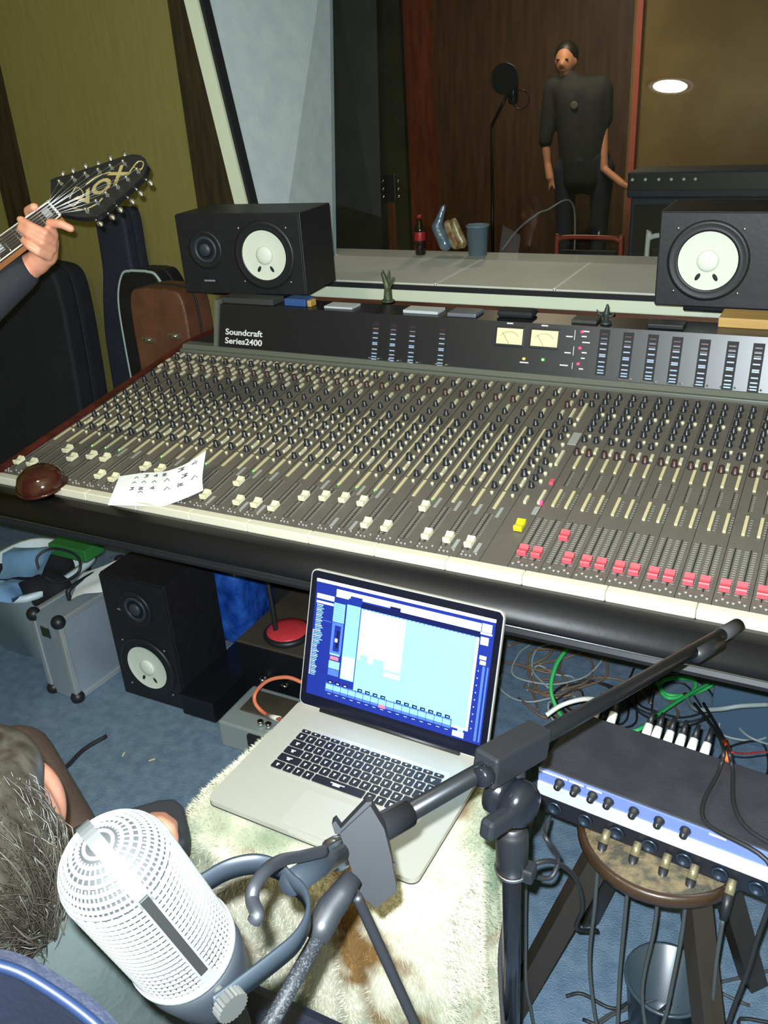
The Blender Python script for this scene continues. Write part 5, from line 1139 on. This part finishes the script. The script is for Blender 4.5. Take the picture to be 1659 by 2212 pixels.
# ------------------------------------------------------------------ behind the glass
YL = 3.105
mat('cola', sr(30, 12, 10), .08, coat=.6); mat('label_red', sr(180, 30, 40), .4); mat('foil', sr(170, 186, 200), .25, .5, sr(120, 140, 165), 14, .6, 30); mat('snack_print', sr(130, 84, 50), .35, .2, sr(190, 170, 130), 40, .3, 40)
bx_ = at(908, 546, 2, ZS); bx_ = at(908, 530, 1, YL)
bo = thing('drink_bottle', 'dark cola bottle with a red cap and label on the sill behind the glass', 'bottle', T(bx_.x, YL, ZS) @ Matrix.Scale(.62, 4))
MB().lathe([(.030, 0), (.033, .01), (.032, .06), (.029, .09), (.033, .13), (.030, .16), (.014, .195), (.012, .215)], 24).build('body', 'cola', bo); MB().lathe([(.0335, .085), (.0338, .09), (.0345, .13), (.0330, .135)], 24, close=False).build('label_band', 'label_red', bo); MB().lathe([(.014, .212), (.014, .228), (.012, .231)], 18).build('cap', 'label_red', bo)
def facing(px, py, Y): return at(px, py, 1, Y)
sb_ = tag(organic('snack_bag', [(facing(958, 447, YL+.04), .010, facing(944, 490, YL+.03), .020), (facing(944, 490, YL+.03), .022, facing(962, 527, YL+.02), .026)], 'foil', .006), 'crumpled silver foil snack bag on the sill behind the glass', 'snack bag')
sb_ = tag(organic('snack_bag', [(facing(968, 485, YL+.03), .018, facing(985, 525, YL+.03), .024), (facing(980, 480, YL+.03), .016, facing(998, 525, YL+.03), .020)], 'snack_print', .005), 'brown printed snack bag leaning on the silver one behind the glass', 'snack bag')
mat('cup_clear', sr(150, 170, 185), .2, trans=.35)
cpx = facing(1032, 530, YL+.03)
cu_ = thing('plastic_cup', 'bluish clear plastic tub on the sill behind the glass', 'tub', T(cpx.x, YL+.03, ZS)); MB().lathe([(.034, 0), (.042, .10), (.044, .10), (.044, .106), (.040, .106), (.032, .004), (1e-5, .004)], 28).build('body', 'cup_clear', cu_)
# widen the inner ledge for these
struct(MB().box((-1.95, YG+.021, ZS-.06), (.9, YG+.145, ZS-.0005)), 'trim_5', 'sill_white')
YP = 7.3
def P3(px, py, dy=0): return at(px, py, 1, YP+dy)
mp_ = thing('person', 'person in a dark tee shirt standing beyond the window glass looking down', 'person', T(P3(1250, 300).x, YP, 0))
hx = P3(1222, 132)
o = organic('body', [(hx+Vector((.02, 0, -.16)), .05, hx+Vector((0, -.01, -.06)), .055), (P3(1178, 310), .038, P3(1182, 350), .032), (P3(1182, 350), .03, P3(1188, 385, -.03), .035), (P3(1303, 262), .043, P3(1305, 365, -.08), .032), (P3(1305, 365, -.08), .03, P3(1345, 398, -.2), .030), (P3(1345, 398, -.2), .018, P3(1366, 402, -.24), .012), (P3(1345, 404, -.2), .016, P3(1362, 410, -.24), .011), (P3(1188, 385, -.03), .018, P3(1186, 412, -.05), .010), (P3(1194, 388, -.03), .015, P3(1198, 410, -.05), .010)], 'skin_dim', .012, mp_,
     balls=[(hx, .1, (.78, .95, 1.15)), (hx+Vector((0, -.095, -.02)), .02, (.8, 1, 1.3)), (hx+Vector((-.078, 0, -.01)), .025, (.4, .8, 1.2)), (hx+Vector((.078, 0, -.01)), .025, (.4, .8, 1.2))]); PP_(o)
for s_ in (-1, 1): o = MB().sphere(hx+Vector((s_*.033, -.088, .012)), .011, 10, 8, (1.3, .6, .6)).build('eye', 'hair_dark', mp_); PP_(o)
o = organic('hair', [], 'hair_dark', .010, mp_, balls=[(hx+Vector((0, .028, .040)), .106, (.84, .95, .98))]); PP_(o)
o = MB().sphere(hx+Vector((0, -.086, -.062)), .012, 10, 6, (2.0, .5, .4)).build('mouth', 'red_wood', mp_); PP_(o)
o = organic('tee_shirt', [(P3(1196, 190), .075, P3(1300, 186), .075), (P3(1232, 205), .13, P3(1275, 205), .13), (P3(1238, 215), .14, P3(1246, 385), .125), (P3(1278, 215), .14, P3(1276, 385), .125), (P3(1192, 195), .07, P3(1178, 305), .055), (P3(1305, 192), .07, P3(1306, 258), .062), (P3(1228, 170), .07, P3(1250, 195), .10)], 'shirt_dark', .016, mp_); PP_(o)
mat('emblem', sr(76, 74, 70), .7); o = MB().lathe([(.028, 0), (.030, .003), (.020, .004)], 20, RX(math.pi/2)).build('emblem', 'emblem', mp_); o.matrix_local = T(P3(1240, 228, -.138)-mp_.matrix_basis.translation)
pl, pr = P3(1235, 400), P3(1285, 400)
o = organic('trousers', [(Vector((pl.x+.02, YP, .95)), .125, Vector((pr.x-.02, YP, .95)), .125), (Vector((pl.x-.05, YP, .88)), .10, Vector((pl.x-.05, YP, .50)), .07), (Vector((pl.x-.05, YP, .50)), .07, Vector((pl.x-.05, YP, .10)), .055), (Vector((pr.x+.05, YP, .88)), .10, Vector((pr.x+.05, YP, .50)), .07), (Vector((pr.x+.05, YP, .50)), .07, Vector((pr.x+.05, YP, .10)), .055)], 'jeans', .016, mp_); PP_(o)
o = organic('shoes', [(Vector((pl.x-.05, YP, .045)), .045, Vector((pl.x-.05, YP-.17, .04)), .04), (Vector((pr.x+.05, YP, .045)), .045, Vector((pr.x+.05, YP-.17, .04)), .04)], 'black_matte', .014, mp_); PP_(o)
# vocal microphone with pop filter
YM = 5.6; mh = at(1090, 170, 1, YM); sc_ = .085
vm = thing('microphone_stand', 'tall microphone stand with a round black pop filter beyond the glass', 'microphone stand', T(mh.x-.12, YM+.1, 0))
def V_(p): return Vector(p)-vm.matrix_basis.translation
MB().cyl((0, 0, .02), (0, 0, mh.z-.25), .011, None, 12).build('pole', 'black_metal', vm); MB().lathe([(.14, 0), (.14, .015), (.05, .03), (.012, .035)], 24).build('base', 'black_metal', vm)
MB().tube([(0, 0, mh.z-.26), V_(mh+Vector((0, .06, -.08)))], .010, 10).build('arm', 'black_metal', vm)
MB().lathe([(.08, -.006), (.086, -.006), (.086, .006), (.08, .006), (.08, -.006)], 30, close=False).build('pop_filter_ring', 'black_plastic', vm, T(V_(mh)) @ RX(math.pi/2)); MB().lathe([(1e-5, 0), (.08, 0)], 30, close=False).build('pop_filter_mesh', 'black_matte', vm, T(V_(mh)) @ RX(math.pi/2))
MB().lathe([(1e-5, 0), (.028, .008), (.032, .03), (.030, .12), (.026, .19), (.01, .2)], 20).build('capsule', 'black_metal', vm, T(V_(mh+Vector((.02, .10, -.15)))))
MB().lathe([(.05, -.004), (.055, -.004), (.055, .004), (.05, .004), (.05, -.004)], 24, close=False).build('shock_ring', 'black_metal', vm, T(V_(at(1125, 215, 1, YM))) @ RX(math.pi/2))
# amplifier stack at right, row of knobs
mat('amp_blue', sr(26, 40, 62), .6, 0, sr(34, 50, 74), 10); YA = 4.5
a0, a1_ = at(1356, 372, 1, YA), at(1356, 428, 1, YA)
am = thing('amplifier_head', 'dark blue amplifier head with a row of white knobs beyond the glass', 'amplifier', T(a0.x, YA, a1_.z))
hA = a0.z-a1_.z; MB().box((0, .004, 0), (.85, .26, hA), .008).build('cabinet', 'amp_blue', am); MB().box((.01, 0, hA*.30), (.84, .004, hA*.95), .002).build('panel', 'black_plastic', am)
for k, px in enumerate((1368, 1396, 1425, 1452, 1479, 1504)): MB().lathe([(.009, 0), (.007, .015), (.005, .016)], 12).build('knob', 'white_plastic', am, T(at(px, 376, 1, YA).x-a0.x, 0, hA*.72) @ FYI)
ck = thing('speaker_cabinet', 'tall dark speaker cabinet under the blue amplifier head beyond the glass', 'speaker cabinet', T(a0.x+.02, YA, 0)); MB().box((0, .01, 0), (.80, .36, a1_.z-.001), .008).build('shell', 'amp_blue', ck); MB().box((.02, 0, .03), (.78, .01, a1_.z-.03)).build('grille_cloth', 'black_matte', ck)
# chairs: red and white tubular backs
mat('tube_red', sr(170, 70, 56), .35); 
def tchair(label, px0, px1, py, Y, m):
    a, b_ = at(px0, py, 1, Y), at(px1, py, 1, Y); w = b_.x-a.x; z = a.z
    r = thing('chair', label, 'chair', T(a.x, Y, 0)); q = .04
    MB().tube(spline([(0, 0, 0), (0, 0, z-q-.02), (.012, 0, z-.012), (q+.02, 0, z), (w-q-.02, 0, z), (w-.012, 0, z-.012), (w, 0, z-q-.02), (w, 0, 0)], 5), .011, 10).build('back_frame', m, r)
    MB().box((.0, .0, .42), (w, .38, .46), .01).build('seat', 'black_matte', r); MB().box((.02, -.01, z-.30), (w-.02, .01, z-.06), .006).build('backrest', 'black_matte', r)
    for x in (0.01, w-.01): MB().tube([(x, .36, 0), (x, .36, .42)], .011, 8).build('front_leg', m, r)
tchair('black chair with a red tubular frame beyond the glass', 1203, 1342, 512, 4.4, 'tube_red')
tchair('black chair with a white tubular frame in front of the amplifier cabinet', 1400, 1500, 508, 4.1, 'white_plastic')
# guitar on a stand, stool with wire
mat('guitar_brown', sr(110, 60, 34), .3, coat=.4)
YGt = 4.6; gt, gb2 = at(858, 385, 1, YGt), at(842, 540, 1, YGt)
ga = thing('acoustic_guitar', 'brown guitar leaning upright in the dark corner beyond the glass', 'guitar', T(gb2.x, YGt, 0))
dz = gt.z-.0; lean = gt.x-gb2.x
MB().box((-.022, 0, .52), (.022, .03, gt.z-.12), .004).build('neck', 'guitar_brown', ga, T(.02, 0, 0)); MB().box((-.035, 0, gt.z-.13), (.035, .02, gt.z+.02), .006).build('headstock', 'black_plastic', ga, T(.02, 0, 0))
for k in range(3):
    for s_ in (-1, 1): MB().sphere((.02+s_*.047, .01, gt.z-.10+k*.04), .010, 8, 6).build('tuner', 'chrome', ga)
bd_ = smooth_prof([(.08, .06), (.18, .10), (.20, .22), (.14, .36), (.155, .46), (.10, .55), (.03, .56)]); pts_ = bd_+[(-w, z) for w, z in reversed(bd_)]
MB().prism(pts_, 0, .10, Matrix(((1, 0, 0, .02), (0, 0, 1, -.02), (0, 1, 0, -.055), (0, 0, 0, 1)))).build('body', 'guitar_brown', ga)
cable([at(1085, 540, 1, 4.6), at(1115, 500, 1, 4.6), at(1150, 470, 1, 4.6), at(1180, 455, 1, 4.7), at(1240, 450, 1, 5.0), Vector((at(1240, 450, 1, 5.0).x, 5.0, .3)), Vector((at(1240, 450, 1, 5.0).x, 5.0, .01))], .005, 'cable_grey', 'thin pale cable hanging in the room beyond the glass')
